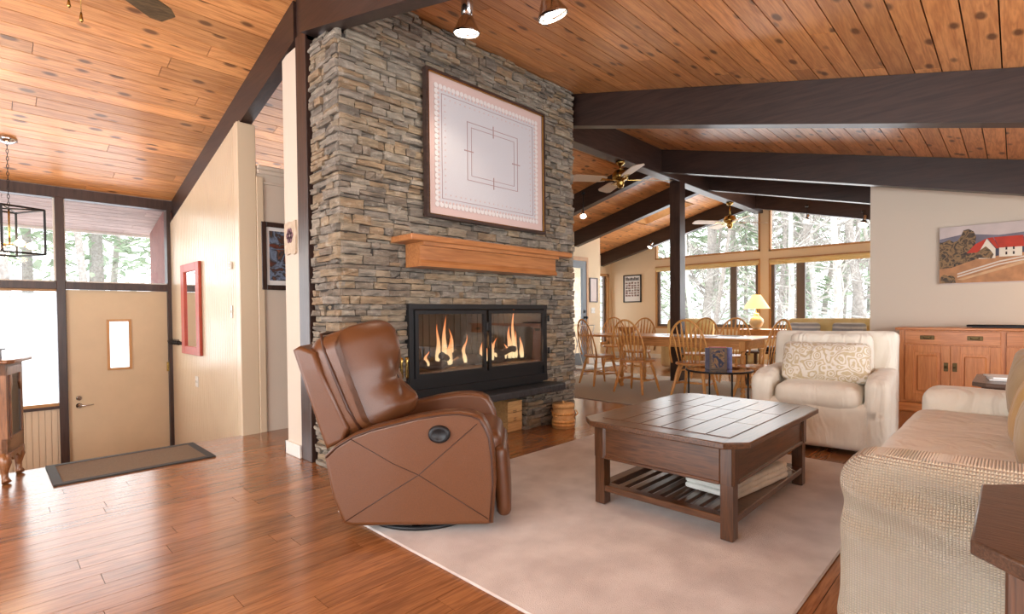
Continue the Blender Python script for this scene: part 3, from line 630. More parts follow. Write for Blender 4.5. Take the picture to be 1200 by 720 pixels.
# firebox
m = MB(); b0 = FZ0+.01
m.box((FX0, CY1-.04, FZ0), (FX1, CY1-.02, FZ1)).box((FX0, CY0, FZ0-.09), (FX1, CY1-.02, FZ0+.02)).box((FX0, CY0, FZ1-.02), (FX1, CY1-.02, FZ1)).box((FX0, CY0, FZ0), (FX0+.02, CY1-.02, FZ1)).box((FX1-.02, CY0, FZ0), (FX1, CY1-.02, FZ1))
for k in range(22):
    x = FX0+.06+k*.07; m.box((x, CY1-.055, FZ0+.05), (x+.02, CY1-.04, FZ1-.05))
loc(m.build('firebox', m_soot, fp), fp)
yf = CY0-.05
m = MB()
m.box((FX0-.005, yf, FZ0), (FX0+.035, CY0+.03, FZ1)).box((FX1-.035, yf, FZ0), (FX1+.005, CY0+.03, FZ1))
m.box((FX0-.008, yf-.004, FZ1-.035), (FX1+.008, CY0+.03, FZ1+.005)).box((FX0-.007, yf-.003, FZ0-.002), (FX1+.007, CY0+.03, .52)).box((FX0+.03, yf+.02, .52), (FX1-.03, CY0+.03, .60))
m.box((FX0+.035, yf+.005, .595), (FX1-.035, CY0+.02, .615))
fr = loc(m.build('firebox_frame', m_black, fp), fp)
m = MB()
for k in range(2):
    a = FX0+.06+k*.80; m.box((a, yf+.012, .545), (a+.68, yf+.019, .572))
o = loc(m.build('vent_slot', m_soot, fr), fp)
for k, (a, b) in enumerate(((FX0+.04, 3.005), (3.035, FX1-.04))):
    m = MB(); z0, z1, t = .61, FZ1-.045, .03
    m.box((a, yf-.015, z0), (a+t, yf+.01, z1)).box((b-t, yf-.015, z0), (b, yf+.01, z1)).box((a+t, yf-.015, z0), (b-t, yf+.01, z0+t)).box((a+t, yf-.015, z1-t), (b-t, yf+.01, z1))
    d = loc(m.build('glass_door', m_black, fp), fp)
    o = MB().box((a+t, yf-.004, z0+t), (b-t, yf, z1-t)).build('pane', m_glassf, d)
    o.location = Vector((0, 0, 0))
loc(MB().box((3.0, yf-.03, .955), (3.05, yf-.01, 1.03), bev=.008).build('door_latch', m_black, fp), fp)
for z in (.74, 1.05): loc(MB().tube([(FX1+.012, yf-.015, z-.03), (FX1+.012, yf-.015, z+.03)], .012, 8).build('door_hinge', m_black, fp), fp)
loc(MB().box((FX0+.04, CY0+.0, .56), (FX1-.04, CY1-.05, .645)).build('ember_bed', m_ember, fp), fp)
rl = random.Random(4)
for (x, y, L, a, z, r) in ((2.55, 3.42, .38, .1, .69, .04), (2.95, 3.47, .42, -.15, .69, .045), (2.75, 3.40, .3, .5, .75, .03), (3.25, 3.43, .36, .12, .69, .042), (3.52, 3.46, .34, -.2, .69, .04), (3.38, 3.40, .26, -.5, .755, .03)):
    m = MB(); n = 9; pts = []; rs = []
    for i in range(n):
        s = i/(n-1)-.5; pts.append((x+s*L*math.cos(a), y+s*L*math.sin(a)*.5, z+.015*math.sin(s*7+x*9))); rs.append(r*(1+rl.uniform(-.15, .15)))
    m.tube(pts, rs, 9); loc(m.build('log', m_log, fp), fp)
for (x, y, h, w_) in ((2.50, 3.40, .12, .03), (2.62, 3.41, .34, .035), (2.68, 3.40, .40, .04), (2.76, 3.42, .30, .035), (2.72, 3.39, .22, .05), (2.90, 3.40, .20, .03), (2.93, 3.43, .24, .022), (3.10, 3.41, .17, .03), (3.13, 3.38, .12, .025),
                      (3.22, 3.40, .24, .028), (3.28, 3.42, .20, .03), (3.50, 3.40, .46, .032), (3.47, 3.42, .3, .045), (3.60, 3.39, .2, .035), (3.55, 3.42, .26, .03), (3.40, 3.40, .14, .03)):
    m = MB(); n = 10; pts = []; rs = []
    for i in range(n):
        s = i/(n-1); pts.append((x+.022*math.sin(s*6+x*31)*s, y+.01*math.sin(s*5+x*17), .68+h*s)); rs.append(max(.001, w_*(math.sin(min(1, s*1.6+.35)*PI*.5))*(1-s)**.9))
    m.tube(pts, rs, 8, flat=.8); loc(m.build('flame', m_flame, fp), fp)
light('fire_glow', (2.75, 3.45, .80), e=4, col=(1, .5, .2), r=.02); light('fire_glow', (3.45, 3.45, .80), e=3, col=(1, .5, .2), r=.02)
# hearth slab
m = MB(); m.prism([(2.20, CY0+.12), (2.20, 3.07), (3.86, 3.06), (3.915, 3.10), (3.90, CY0-.02), (3.82, CY0+.12)], 'xy', .37, .432, bev=.008)
loc(m.build('hearth_slab', m_slate, fp), fp)
# mantel
m = MB(); m.box((2.10, 3.02, 1.625), (3.93, 3.29, 1.67), bev=.006)
m.prism([(3.27, 1.625), (3.045, 1.625), (3.05, 1.60), (3.09, 1.60), (3.09, 1.50), (3.075, 1.475), (3.07, 1.45), (3.27, 1.45)], 'yz', 2.22, 3.76)
loc(m.build('mantel', m_mantel, fp), fp)

# ================================================================== RUGS
def rug(name, x0, x1, y0, y1, th, mat, label, bmat=None, bw=.05):
    m = MB(); m.box((x0, y0, .001), (x1, y1, th), bev=th*.4)
    t = thing(name, label, 'rug', ((x0+x1)/2, (y0+y1)/2, 0))
    loc(m.build('pile', mat, t), t)
    if bmat:
        m = MB()
        for a, b in (((x0, y0), (x0+bw, y1)), ((x1-bw, y0), (x1, y1)), ((x0+bw, y0), (x1-bw, y0+bw)), ((x0+bw, y1-bw), (x1-bw, y1))): m.box((a[0], a[1], .0015), (b[0], b[1], th+.003))
        loc(m.build('border', bmat, t), t)
    return t
tag(MB().box((1.36, .56, .0005), (4.25, 2.70, .012), bev=.007).build('area_rug', m_rug), 'large plain beige rug under the coffee table and recliner', 'rug')
tag(MB().box((5.37, 1.9, .0005), (8.1, 5.4, .01), bev=.004).build('area_rug', m_rug2), 'mottled grey rug under the dining table', 'rug')
rug('doormat', .30, 1.25, 4.46, 5.09, .008, m_mat, 'brown ribbed doormat with black rubber edge at the top of the entry', m_matb)
tag(MB().box((8.1, 5.9, .0005), (9.7, 6.45, .012), bev=.004).build('doormat', m_throw), 'pale doormat in front of the grey glazed door', 'rug')

# ================================================================== RECLINER
rc = thing('recliner', 'brown leather swivel recliner angled toward the fireplace on the beige rug', 'armchair', (1.716, 2.366, 0), yaw-PI/2)
panel = [(-.436, .404), (-.38, .46), (-.30, .508), (-.20, .545), (-.088, .572), (.03, .60), (.152, .618), (.24, .622), (.304, .612), (.345, .592), (.371, .55), (.392, .50), (.405, .40), (.411, .26), (.395, .064), (.36, .058), (-.30, .056), (-.346, .07), (-.396, .196)]
for s in (-1, 1):
    y0, y1 = (-.36, -.24) if s < 0 else (.24, .36)
    m = MB(); m.prism(panel, 'xz', y0, y1, bev=.022, smooth=True)
    arm = m.build('arm', m_leather, rc)
    m = MB(); yo = y0 if s < 0 else y1
    top = [(p[0], yo-s*.018*-1 if False else yo, p[1]) for p in panel[:15]]
    inner = [(p[0]*.965-.002, yo+s*.003, (p[1]-.33)*.955+.33) for p in panel[:15]]
    m.tube(inner, .0045, 6); m.build('piping', m_piping, arm)
    m = MB(); yy = yo+s*.0005
    m.tube([(-.30, yy, .49), (-.1, yy, .37), (.03, yy, .31), (.2, yy, .2), (.37, yy, .09)], .0025, 5); m.tube([(.32, yy, .56), (.1, yy, .37), (.03, yy, .31), (-.15, yy, .2), (-.33, yy, .085)], .0025, 5)
    m.build('stitching', m_piping, arm)
m = MB(); m.lathe([(.052, 0), (.05, .014), (.034, .02), (.03, .016), (.001, .014)], seg=24, M=T(.135, -.362, .512)@R(PI/2, 'X')@Matrix.Diagonal((1.05, .85, 1, 1)))
m.build('release_handle', m_black, rc)
m = MB(); m.soft((.13, 0, .40), (.62, .475, .20), .07, 16, .08)
m.build('seat', m_leather, rc)
m = MB(); m.soft((.435, 0, .235), (.075, .50, .37), .035, 12, .15, M=T(.435, 0, .235)@R(-.07, 'Y')@T(-.435, 0, -.235)); m.build('footrest', m_leather, rc)
# back cushion, tufted with one button
def tuft(p):
    k = min(1, max(0, (p.x+.04)/.24)); k = k*k*(3-2*k); ky = max(0, 1-(abs(p.y)/.25)**2)
    x = p.x-k*.22*(abs(p.y)/.255)**1.8
    d = math.hypot(p.y/.17, (p.z+.06)/.14); ang = math.atan2(p.z+.06, p.y)
    x += k*(-.085*math.exp(-d*d*1.6)+.009*math.cos(ang*7)*math.exp(-(d-1.1)**2)*ky)+k*.006*math.sin(p.z*55)*math.exp(-((p.z+.2)/.06)**2)*ky
    return (x, p.y*(1+.05*math.cos(p.z*5)), p.z)
Mb = T(-.295, 0, .765)@R(math.radians(-20), 'Y')
m = MB(); m.soft((.0, 0, 0), (.42, .52, .56), .10, 36, .06, fn=tuft, M=Mb); bc = m.build('back_cushion', m_leather, rc)
m = MB(); m.lathe([(.0, 0), (.012, .004), (.012, .0)], seg=10, M=Mb@T(.138, 0, -.06)@R(PI/2, 'Y')); m.build('tuft_button', m_piping, bc)
m = MB()
for s in (-1, 1):
    m.tube([Mb@Vector(q) for q in ((-.07, s*.252, -.26), (-.09, s*.276, -.12), (-.095, s*.278, .08), (-.10, s*.262, .21), (-.11, s*.20, .288), (-.12, s*.12, .294), (-.12, 0, .296))], .008, 6)
m.build('piping', m_piping, bc)
m = MB()
m.prism([(-.615, .925), (-.58, .945), (-.50, .915), (-.46, .80), (-.335, .53), (-.36, .46), (-.45, .42), (-.47, .47)], 'xz', -.285, .285, bev=.02)
m.build('back_shell', m_leather, rc)
m = MB(); m.soft((-.02, 0, .17), (.74, .47, .22), .03, 8); m.build('under_frame', m_leather, rc)
m = MB(); m.tube([(.31*math.cos(a*PI/16), .31*math.sin(a*PI/16), .025) for a in range(32)], .012, 8, closed=True)
m.lathe([(.06, .02), (.06, .09)], seg=16); m.box((-.3, -.02, .015), (.3, .02, .03)).box((-.02, -.3, .015), (.02, .3, .03)); m.build('swivel_base', m_black, rc)

# ================================================================== COFFEE TABLE
ct = thing('coffee_table', 'square dark wood coffee table with clipped corners and slatted lower shelf', 'coffee table', (3.03, 1.335, .016))
def L_(m, name, mats, parent, root): return loc(m.build(name, mats, parent), root)
x0, x1, y0, y1, c_ = 2.37, 3.70, .87, 1.80, .09
octa = [(x0+c_, y0), (x1-c_, y0), (x1, y0+c_), (x1, y1-c_), (x1-c_, y1), (x0+c_, y1), (x0, y1-c_), (x0, y0+c_)]
ct.location.z = 0
m = MB(); m.prism(octa, 'xy', .462, .494, bev=.006)
tt = L_(m, 'tabletop', m_oakd, ct, ct)
m = MB(); rg = random.Random(2)   # inlaid boards
nx, ny = 3, 6
for i in range(nx):
    for j in range(ny):
        wx = (x1-x0-.22); sh_ = (0, .09, -.06, .04, -.1, .07)[j]; cutp = [0, wx/3+sh_, 2*wx/3+sh_*.6, wx]; ax, bx = x0+.11+cutp[i], x0+.11+cutp[i+1]; ay, by = y0+.10+j*(y1-y0-.20)/ny, y0+.10+(j+1)*(y1-y0-.20)/ny
        m.box((ax+.0025, ay+.0025, .49), (bx-.0025, by-.0025, .497), bev=.0015)
o = m.build('inlay', m_oakd, tt)
X0, X1, Y0, Y1 = 2.42, 3.59, .93, 1.62+.10
for (x, y) in ((X0, Y0), (X1-.075, Y0), (X0, Y1-.075), (X1-.075, Y1-.075)):
    m = MB(); a = .012
    m.prism([(x+a, y), (x+.075-a, y), (x+.075, y+a), (x+.075, y+.075-a), (x+.075-a, y+.075), (x+a, y+.075), (x, y+.075-a), (x, y+a)], 'xy', .285, .462)
    cx_, cy_ = x+.0375, y+.0375
    m.prism([(cx_-.03, cy_-.03), (cx_+.03, cy_-.03), (cx_+.03, cy_+.03), (cx_-.03, cy_+.03)], 'xy', .016, .287, bev=.006)
    L_(m, 'leg', m_oakv, ct, ct)
m = MB()
m.box((X0+.07, Y0+.012, .285), (X1-.07, Y0+.03, .462)); m.box((X0+.07, Y0+.002, .278), (X1-.07, Y0+.03, .295), bev=.003)
L_(m, 'apron', m_oakd, ct, ct)
m = MB(); m.box((X0+.07, Y1-.03, .285), (X1-.07, Y1-.012, .462)).box((X0+.07, Y1-.03, .278), (X1-.07, Y1-.002, .295), bev=.003); L_(m, 'apron', m_oakd, ct, ct)
m = MB(); m.box((X0+.012, Y0+.07, .285), (X0+.03, Y1-.07, .462)).box((X0+.002, Y0+.07, .278), (X0+.03, Y1-.07, .295), bev=.003); L_(m, 'apron', m_oaky, ct, ct)
m = MB(); m.box((X1-.03, Y0+.07, .285), (X1-.012, Y1-.07, .462)).box((X1-.03, Y0+.07, .278), (X1-.002, Y1-.07, .295), bev=.003); L_(m, 'apron', m_oaky, ct, ct)
m = MB(); zb, zt = .10, .128
m.box((X0+.01, Y0+.05, zb-.008), (X0+.07, Y1-.05, zt), bev=.003).box((X1-.07, Y0+.05, zb-.008), (X1-.01, Y1-.05, zt), bev=.003)
m.box((X0+.05, Y0+.01, zb-.008), (X1-.05, Y0+.10, zt), bev=.003).box((X0+.05, Y1-.07, zb-.008), (X1-.05, Y1-.01, zt), bev=.003)
sh = L_(m, 'shelf_frame', m_oaky, ct, ct)
for k in range(8):
    y = Y0+.135+k*.072
    o = MB().box((X0+.06, y, zb), (X1-.06, y+.036, zt-.006), bev=.002).build('slat', m_oakd, ct); loc(o, ct)
th = thing('throw_blanket', 'folded pale grey fringed throw on the coffee table lower shelf', 'blanket', (3.0, 1.13, .124), -.12)
m = MB()
for k in range(3): m.soft((0, 0, .018+k*.03), (.62-.02*k, .30, .034), .016, 16, .1, wr=.006, ws=9, seed=k)
m.build('folded_cloth', m_throw, th)
m = MB()
for k in range(34):
    y = -.14+k*.0085; m.tube([(.30, y, .06), (.34, y+rg.uniform(-.01, .01), .045), (.375+rg.uniform(-.01, .01), y+rg.uniform(-.015, .015), .02)], .002, 4)
m.build('fringe', m_throw, th)

# ================================================================== SLIPCOVERED ARMCHAIR
ac = thing('armchair', 'cream slipcovered armchair with floral lumbar pillow beyond the coffee table', 'armchair', (4.93, 1.14, 0), math.radians(184))
# local +x faces forward
def drape(seed, amp=.012):
    def fn(p):
        t = max(0, (.0-p.z)/.35)
        w_ = noise.noise(Vector((p.x*6+seed, p.y*6, p.z*1.2)))*amp*(1+t)
        return (p.x*(1+.02*t)+w_, p.y*(1+.02*t)+w_*.8, p.z)
    return fn
m = MB(); m.soft((.0, 0, .22), (.84, .88, .36), .05, 18, 0, fn=drape(1)); m.build('skirt', m_slip, ac)
m = MB(); m.soft((.06, 0, .43), (.76, .60, .19), .08, 18, .18, wr=.008, ws=5, seed=3); m.build('seat_cushion', m_slip, ac)
for s in (-1, 1):
    m = MB(); m.soft((.0, s*.395, .33), (.86, .16, .58), .05, 20, .0, wr=.008, ws=5, seed=s+4, fn=lambda p: (p.x, p.y, p.z-(.05 if p.z > 0 and p.x > .2 else 0)*min(1, (p.x-.2)/.25) if p.x > .2 else p.z)); m.build('arm', m_slip, ac)
m = MB(); m.soft((-.36, 0, .49), (.20, .93, .86), .05, 22, .03, wr=.010, ws=4, seed=8, M=T(-.36, 0, .1)@R(-.10, 'Y')@T(.36, 0, -.1)); m.build('backrest', m_slip, ac)
m = MB(); m.soft((-.22, 0, .70), (.16, .62, .42), .06, 16, .12, wr=.008, ws=6, seed=2, M=T(-.2, 0, .5)@R(-.14, 'Y')@T(.2, 0, -.5)); m.build('back_cushion', m_slip, ac)
lp = thing('throw_pillow', 'wide cream floral print lumbar pillow on the slipcovered armchair', 'pillow', (4.80, 1.12, .53), math.radians(184))
m = MB(); m.soft((0, 0, .15), (.14, .62, .33), .05, 18, .9, wr=.004, ws=6, M=R(-.28, 'Y')); m.build('cushion', m_floral, lp)

# ================================================================== SOFA
sf = thing('sofa', 'long cream waffle-weave slipcovered sofa at the right edge of the room', 'sofa', (3.15, 0, 0))
def armfn(p):
    t = max(0, -p.z/.3); n_ = noise.noise(Vector((p.x*5, p.y*3.0, p.z*9)))*.010
    sag = .02*math.cos(p.y*3)
    crease = .022*math.sin((p.z-.35*p.y)*38)*math.exp(-((p.z-.14)/.12)**2)
    return (p.x-n_-.02*t-(crease if p.x < 0 else 0), p.y+n_*.6+(.015*t if p.y > 0 else 0), p.z+(sag if p.z > 0 else 0))
m = MB(); m.soft((2.10-3.15, -.055, .315), (.27, .95, .61), .085, 34, 0, fn=armfn); m.build('arm', m_waffle, sf)
m = MB(); m.soft((4.20-3.15, -.055, .315), (.24, .95, .61), .08, 22, 0, fn=lambda p: (p.x+noise.noise(p*5)*.012, p.y+noise.noise(p*4)*.012, p.z+noise.noise(p*6)*.006)); m.build('arm', m_slip, sf)
m = MB(); m.soft((0, -.03, .18), (1.92, .90, .30), .04, 20, 0, fn=drape(9)); m.build('skirt', m_slip, sf)
m = MB(); m.soft((0, .04, .40), (1.90, .84, .19), .085, 30, .10, wr=.008, ws=3.5); m.build('seat_cushion', m_waffle if False else m_slip, sf)
m = MB(); m.soft((0, -.42, .48), (2.2, .24, .74), .09, 22, .02, wr=.01, ws=4); m.build('backrest', m_slip, sf)
m = MB(); m.soft((0, -.30, .60), (1.86, .2, .40), .08, 22, .1, wr=.01, ws=4); m.build('back_cushion', m_slip, sf)
def pillow(x, y, z, rz, tilt, mat, label, s=.44):
    t = thing('throw_pillow', label, 'pillow', (x, y, z), rz)
    m = MB(); m.soft((0, 0, s*.48), (s, .15, s), .05, 18, .9, wr=.006, ws=6, seed=x, M=R(tilt, 'X')); m.build('cushion', mat, t); return t
pillow(3.86, -.10, .49, .35, .1, m_tan, 'tan pillow leaning at the far end of the sofa', .40)
pillow(3.12, -.075, .475, .15, .30, m_gold, 'mustard gold velvet pillow in the middle of the sofa', .42)
pillow(2.62, -.11, .48, .2, .2, m_tan, 'tan pillow at the near end of the sofa', .40)

# ================================================================== SIDE TABLES
def side_table(label, x0, x1, y0, y1, z, mat):
    t = thing('side_table', label, 'side table', ((x0+x1)/2, (y0+y1)/2, 0)); c_ = .075
    m = MB(); m.prism([(x0+c_, y0), (x1-c_, y0), (x1, y0+c_), (x1, y1-c_), (x1-c_, y1), (x0+c_, y1), (x0, y1-c_), (x0, y0+c_)], 'xy', z-.032, z, bev=.005); L_(m, 'tabletop', mat, t, t)
    for x in (x0+.05, x1-.11):
        for y in (y0+.05, y1-.11):
            m = MB(); m.box((x, y, 0), (x+.06, y+.06, z-.032), bev=.004); L_(m, 'leg', m_oakv, t, t)
    m = MB(); m.box((x0+.07, y0+.07, z-.17), (x1-.07, y1-.07, z-.033)); L_(m, 'drawer_case', m_oakd, t, t)
    m = MB(); m.lathe([(.012, 0), (.008, .012), (.014, .024), (.001, .03)], seg=10, M=T(x0+.07, (y0+y1)/2+.12, z-.10)@R(-PI/2, 'Y')); L_(m, 'knob', m_oldbrass, t, t)
    m = MB(); m.box((x0+.07, y0+.07, .14), (x1-.07, y1-.07, .16)); L_(m, 'shelf', m_oakd, t, t)
    return t
side_table('dark wood side table with clipped corners in the bottom right foreground', 1.27, 1.86, -.62, .06, .65, m_side)
side_table('dark wood side table with white books beyond the far sofa arm', 4.90, 5.65, -.45, .22, .58, m_side)
for k, (dx, cl) in enumerate(((0, m_paper), (.01, m_greyprint))):
    b = thing('book', ('white book on top of the far side table pile', 'pale book beneath the white one on the far side table')[k == 0 and 1 or 0] if False else ('pale grey book at the bottom of the far side table pile' if k == 0 else 'white book on top of the far side table pile'), 'book', (5.22+dx, .06, .581+.014*k), .1+.15*k, 'books on the far side table')
    MB().box((-.12, -.085, 0), (.12, .085, .013), bev=.002).build('cover', [m_greyprint, m_paper][k], b)
    MB().box((-.115, -.087, .002), (.122, .08, .011)).build('pages', m_paper, b)

# ================================================================== SIDEBOARD
sb = thing('sideboard', 'cherry wood sideboard with panelled doors and aged brass pulls against the wall', 'sideboard', (7.24, 0, 0))
SX0, SX1, SY0, SY1 = 7.03, 7.47, -1.55, .91
m = MB(); m.box((SX0+.01, SY0, .10), (SX1, SY1, .885), bev=.004); m.box((SX0, SY1-.05, .1), (SX0+.02, SY1, .885)); L_(m, 'body', m_cherry, sb, sb)
m = MB(); m.box((SX0-.045, SY0-.03, .885), (SX1+.005, SY1+.035, .91), bev=.006); L_(m, 'top', m_cherryy, sb, sb)
m = MB(); m.box((SX0-.02, SY0-.02, 0), (SX1, SY1+.015, .095), bev=.012); L_(m, 'plinth', m_cherryy, sb, sb)
def pull(m, x, y, z, horiz=True):
    if horiz:
        m.box((x-.005, y-.06, z-.022), (x, y+.06, z+.022), bev=.003)
        m.tube([(x-.004, y-.032, z+.006), (x-.022, y-.03, z-.006), (x-.026, y, z-.012), (x-.022, y+.03, z-.006), (x-.004, y+.032, z+.006)], .004, 6)
    else:
        m.box((x-.004, y-.018, z-.045), (x, y+.018, z+.045), bev=.002); m.lathe([(.008, 0), (.006, .01), (.014, .018), (.012, .026), (.001, .028)], seg=10, M=T(x, y, z)@R(-PI/2, 'Y'))
for k in range(3):
    ya, yb = SY1-.05-k*.80, SY1-.05-k*.80-.76
    x = SX0-.012
    m = MB(); m.box((x, yb, .735), (SX0+.012, ya, .87), bev=.003); d = L_(m, 'drawer', m_cherryy, sb, sb)
    for yy in (ya-.19, ya-.57):
        m = MB(); pull(m, x, yy, .805); o = m.build('drawer_pull', m_oldbrass, d)
    for a, b, hy in ((ya, ya-.378, ya-.345), (ya-.382, yb, ya-.415)):
        m = MB(); t = .075; zz0, zz1 = .125, .72
        m.box((x, b, zz0), (SX0+.012, b+t, zz1), bev=.002).box((x, a-t, zz0), (SX0+.012, a, zz1), bev=.002).box((x, b+t, zz0), (SX0+.012, a-t, zz0+t), bev=.002).box((x, b+t, zz1-t), (SX0+.012, a-t, zz1), bev=.002)
        m.box((x+.010, b+t, zz0+t), (SX0+.012, a-t, zz1-t)); m.box((x-.001, b+t+.03, zz0+t+.03), (SX0+.012, a-t-.03, zz1-t-.03), bev=.008)
        d = L_(m, 'door', m_cherry, sb, sb)
        m = MB(); pull(m, x, hy, .50, False); m.build('door_pull', m_oldbrass, d)
tr = thing('tray', 'long black shallow tray on top of the sideboard', 'tray', (7.22, .12, .911))
m = MB(); m.prism([(-.08, -.24), (.08, -.24), (.08, .20), (-.08, .20)], 'xy', 0, .008, bev=.002); m.build('base', m_black, tr)
m = MB(); m.tube([(-.10, -.28, .022), (.10, -.28, .022), (.10, .24, .022), (-.10, .24, .022)], .007, 6, closed=True); m.prism([(-.10, -.28), (-.08, -.24), (-.08, .20), (-.10, .24)], 'xy', .006, .02); m.prism([(.10, -.28), (.08, -.24), (.08, .20), (.10, .24)], 'xy', .006, .02); m.build('rim', m_black, tr)
light('sideboard_lamp_glow', (7.1, -.75, 1.35), e=9, col=(1, .68, .38), r=.12)

def artmat(name, cols, scale, seed=0):
    m, t, b = nm(name); tcn = t.nodes.new('ShaderNodeTexCoord'); n = t.nodes.new('ShaderNodeTexNoise'); n.inputs['Scale'].default_value = scale; n.inputs['Detail'].default_value = 3; n.inputs['Distortion'].default_value = .8
    t.links.new(tcn.outputs['Object'], n.inputs['Vector']); r = t.nodes.new('ShaderNodeValToRGB'); e = r.color_ramp.elements; e[0].position = .3; e[0].color = srgb(*cols[0]); e[1].position = .7; e[1].color = srgb(*cols[-1])
    for k, c in enumerate(cols[1:-1]): x = e.new(.3+.4*(k+1)/(len(cols)-1)); x.color = srgb(*c)
    t.links.new(n.outputs['Fac'], r.inputs[0]); t.links.new(r.outputs[0], b.inputs['Base Color']); b.inputs['Roughness'].default_value = .6; return m
# painting of a farm
pt = thing('farm_painting', 'frameless landscape canvas of red-roofed white farmhouse on the sideboard wall', 'painting', (7.46, -.13, 1.38))
def flat(name, cols, mat): pass
m_p = {n: plain('paint_'+n, srgb(*c), .7, var=v, bscale=bs) for n, c, v, bs in (('sky', (206, 192, 188), .12, 4), ('cloud', (120, 116, 128), .2, 6), ('field', (182, 132, 92), .2, 12), ('dark', (62, 52, 48), .4, 14), ('tree', (146, 116, 76), .5, 30), ('roof', (190, 62, 44), .15, 10), ('wall', (232, 222, 204), .05, 10), ('fence', (222, 210, 196), .05, 10), ('path', (206, 168, 128), .15, 10), ('hill', (70, 72, 88), .2, 8))}
MB().box((0, .739-1.02, 0), (.03, .74, .63), bev=.002).build('canvas', m_p['sky'], pt)
def pan(pts, key, d, name):
    m = MB(); m.prism(pts, 'yz', -.0006-d*.0005, .001); m.build(name, m_p[key], pt)
W2 = .739  # y=+.74 is the left edge in view
def q(u, v): return (W2-u*.69, v)
pan([q(0, .50), q(.3, .54), q(.7, .50), q(1.1, .52), q(1.478, .5), q(1.478, .44), q(0, .40)], 'cloud', 0, 'painted_clouds')
pan([q(0, .47), q(.35, .40), q(.8, .47), q(1.478, .44), q(1.478, .25), q(0, .2)], 'hill', 1, 'painted_hills')
pan([q(0, .01), q(1.478, .01), q(1.478, .34), q(.9, .30), q(.4, .26), q(0, .22)], 'field', 2, 'painted_field')
m_p['shrub'] = artmat('painted_shrubbery', [(44, 40, 38), (74, 60, 46), (150, 118, 78), (56, 48, 42), (120, 92, 60)], 16)
pan([q(0, .17), q(.15, .18), q(.33, .23), q(.48, .27), q(.46, .36), q(.43, .42), q(.44, .50), q(.41, .56), q(.35, .59), q(.29, .58), q(.26, .52), q(.22, .47), q(.17, .46), q(.12, .49), q(.06, .47), q(0, .46)], 'shrub', 3, 'painted_shrubs')
pan([q(.01, .01), q(.20, .01), q(.19, .07), q(.15, .10), q(.10, .09), q(.06, .11), q(.02, .09)], 'shrub', 3.5, 'painted_shrubs')
pan([q(.46, .27), q(.62, .26), q(.64, .30), q(.60, .35), q(.55, .39), q(.50, .36), q(.45, .33)], 'shrub', 12, 'painted_bush')
pan([q(.47, .26), q(.66, .26), q(.66, .36), q(.56, .47), q(.47, .38)], 'wall', 7, 'painted_house'); pan([q(.33, .33), q(.47, .33), q(.565, .475), q(.43, .42)], 'roof', 8, 'painted_roof')
pan([q(.565, .475), q(.67, .36), q(.70, .36), q(.63, .48)], 'roof', 8, 'painted_roof'); pan([q(.70, .27), q(.95, .27), q(.95, .37), q(.70, .37)], 'wall', 7, 'painted_house'); pan([q(.64, .48), q(.70, .365), q(.97, .365), q(.96, .48)], 'roof', 8, 'painted_roof')
for u, v in ((.77, .34), (.85, .34), (.77, .29), (.85, .29)): pan([q(u, v), q(u+.02, v), q(u+.02, v+.03), q(u, v+.03)], 'dark', 9, 'painted_window')
pan([q(.22, .05), q(.28, .04), q(1.478, .30), q(1.478, .34)], 'path', 4, 'painted_path')
for dv in (0, .03): pan([q(.22, .07+dv), q(.22, .085+dv), q(.7, .20+dv), q(1.2, .27+dv), q(1.2, .255+dv), q(.7, .185+dv)], 'fence', 10, 'painted_fence')

# ================================================================== PICTURE OVER MANTEL (framed lace-edged cloth)
pc = thing('framed_textile', 'large framed pale pink and white lace-bordered cloth above the mantel', 'framed picture', (3.07, 3.25, 1.85))
x0, x1, z0, z1, y = 2.38, 3.765, 1.85, 2.99, 3.255
fw, dp = .022, .045
m = MB(); m.box((x0, y-dp, z0), (x0+fw, y, z1)).box((x1-fw, y-dp, z0), (x1, y, z1)).box((x0+fw, y-dp, z0), (x1-fw, y, z0+fw)).box((x0+fw, y-dp, z1-fw), (x1-fw, y, z1)); L_(m, 'frame', m_beamx, pc, pc)
m = MB(); e = fw; g = .006
for a, b in (((x0+e, z0+e), (x0+e+g, z1-e)), ((x1-e-g, z0+e), (x1-e, z1-e)), ((x0+e, z0+e), (x1-e, z0+e+g)), ((x0+e, z1-e-g), (x1-e, z1-e))): m.box((a[0], y-dp-.001, a[1]), (b[0], y-.03, b[1]))
L_(m, 'gilt_liner', m_brass, pc, pc)
m_pink = plain('pink_mat', srgb(204, 178, 172), .8); m_linen = plain('pale_linen', srgb(196, 194, 198), .9, bump=.2, bscale=300); m_pline = plain('pink_thread', srgb(170, 142, 140), .9); m_lace = plain('lace_white', srgb(214, 208, 206), .9)
L_(MB().box((x0+.02, y-.02, z0+.02), (x1-.02, y-.008, z1-.02)), 'mat_board', m_pink, pc, pc)
ix0, ix1, iz0, iz1 = x0+.11, x1-.11, z0+.11, z1-.11
m = MB(); m.box((ix0, y-.024, iz0), (ix1, y-.019, iz1)); L_(m, 'cloth', m_linen, pc, pc)
m = MB()   # scalloped lace edge
def scal(ax, bx, az, bz):
    n = int(max(abs(bx-ax), abs(bz-az))/.042)
    for k in (range(n+1) if az == bz else range(1, n)):
        s = k/n; m.lathe([(.021, 0), (.021, .0018)], seg=10, M=T(ax+(bx-ax)*s, y-.0243, az+(bz-az)*s)@R(PI/2, 'X'), smooth=False)
scal(ix0, ix1, iz0, iz0); scal(ix0, ix1, iz1, iz1); scal(ix0, ix0, iz0, iz1); scal(ix1, ix1, iz0, iz1)
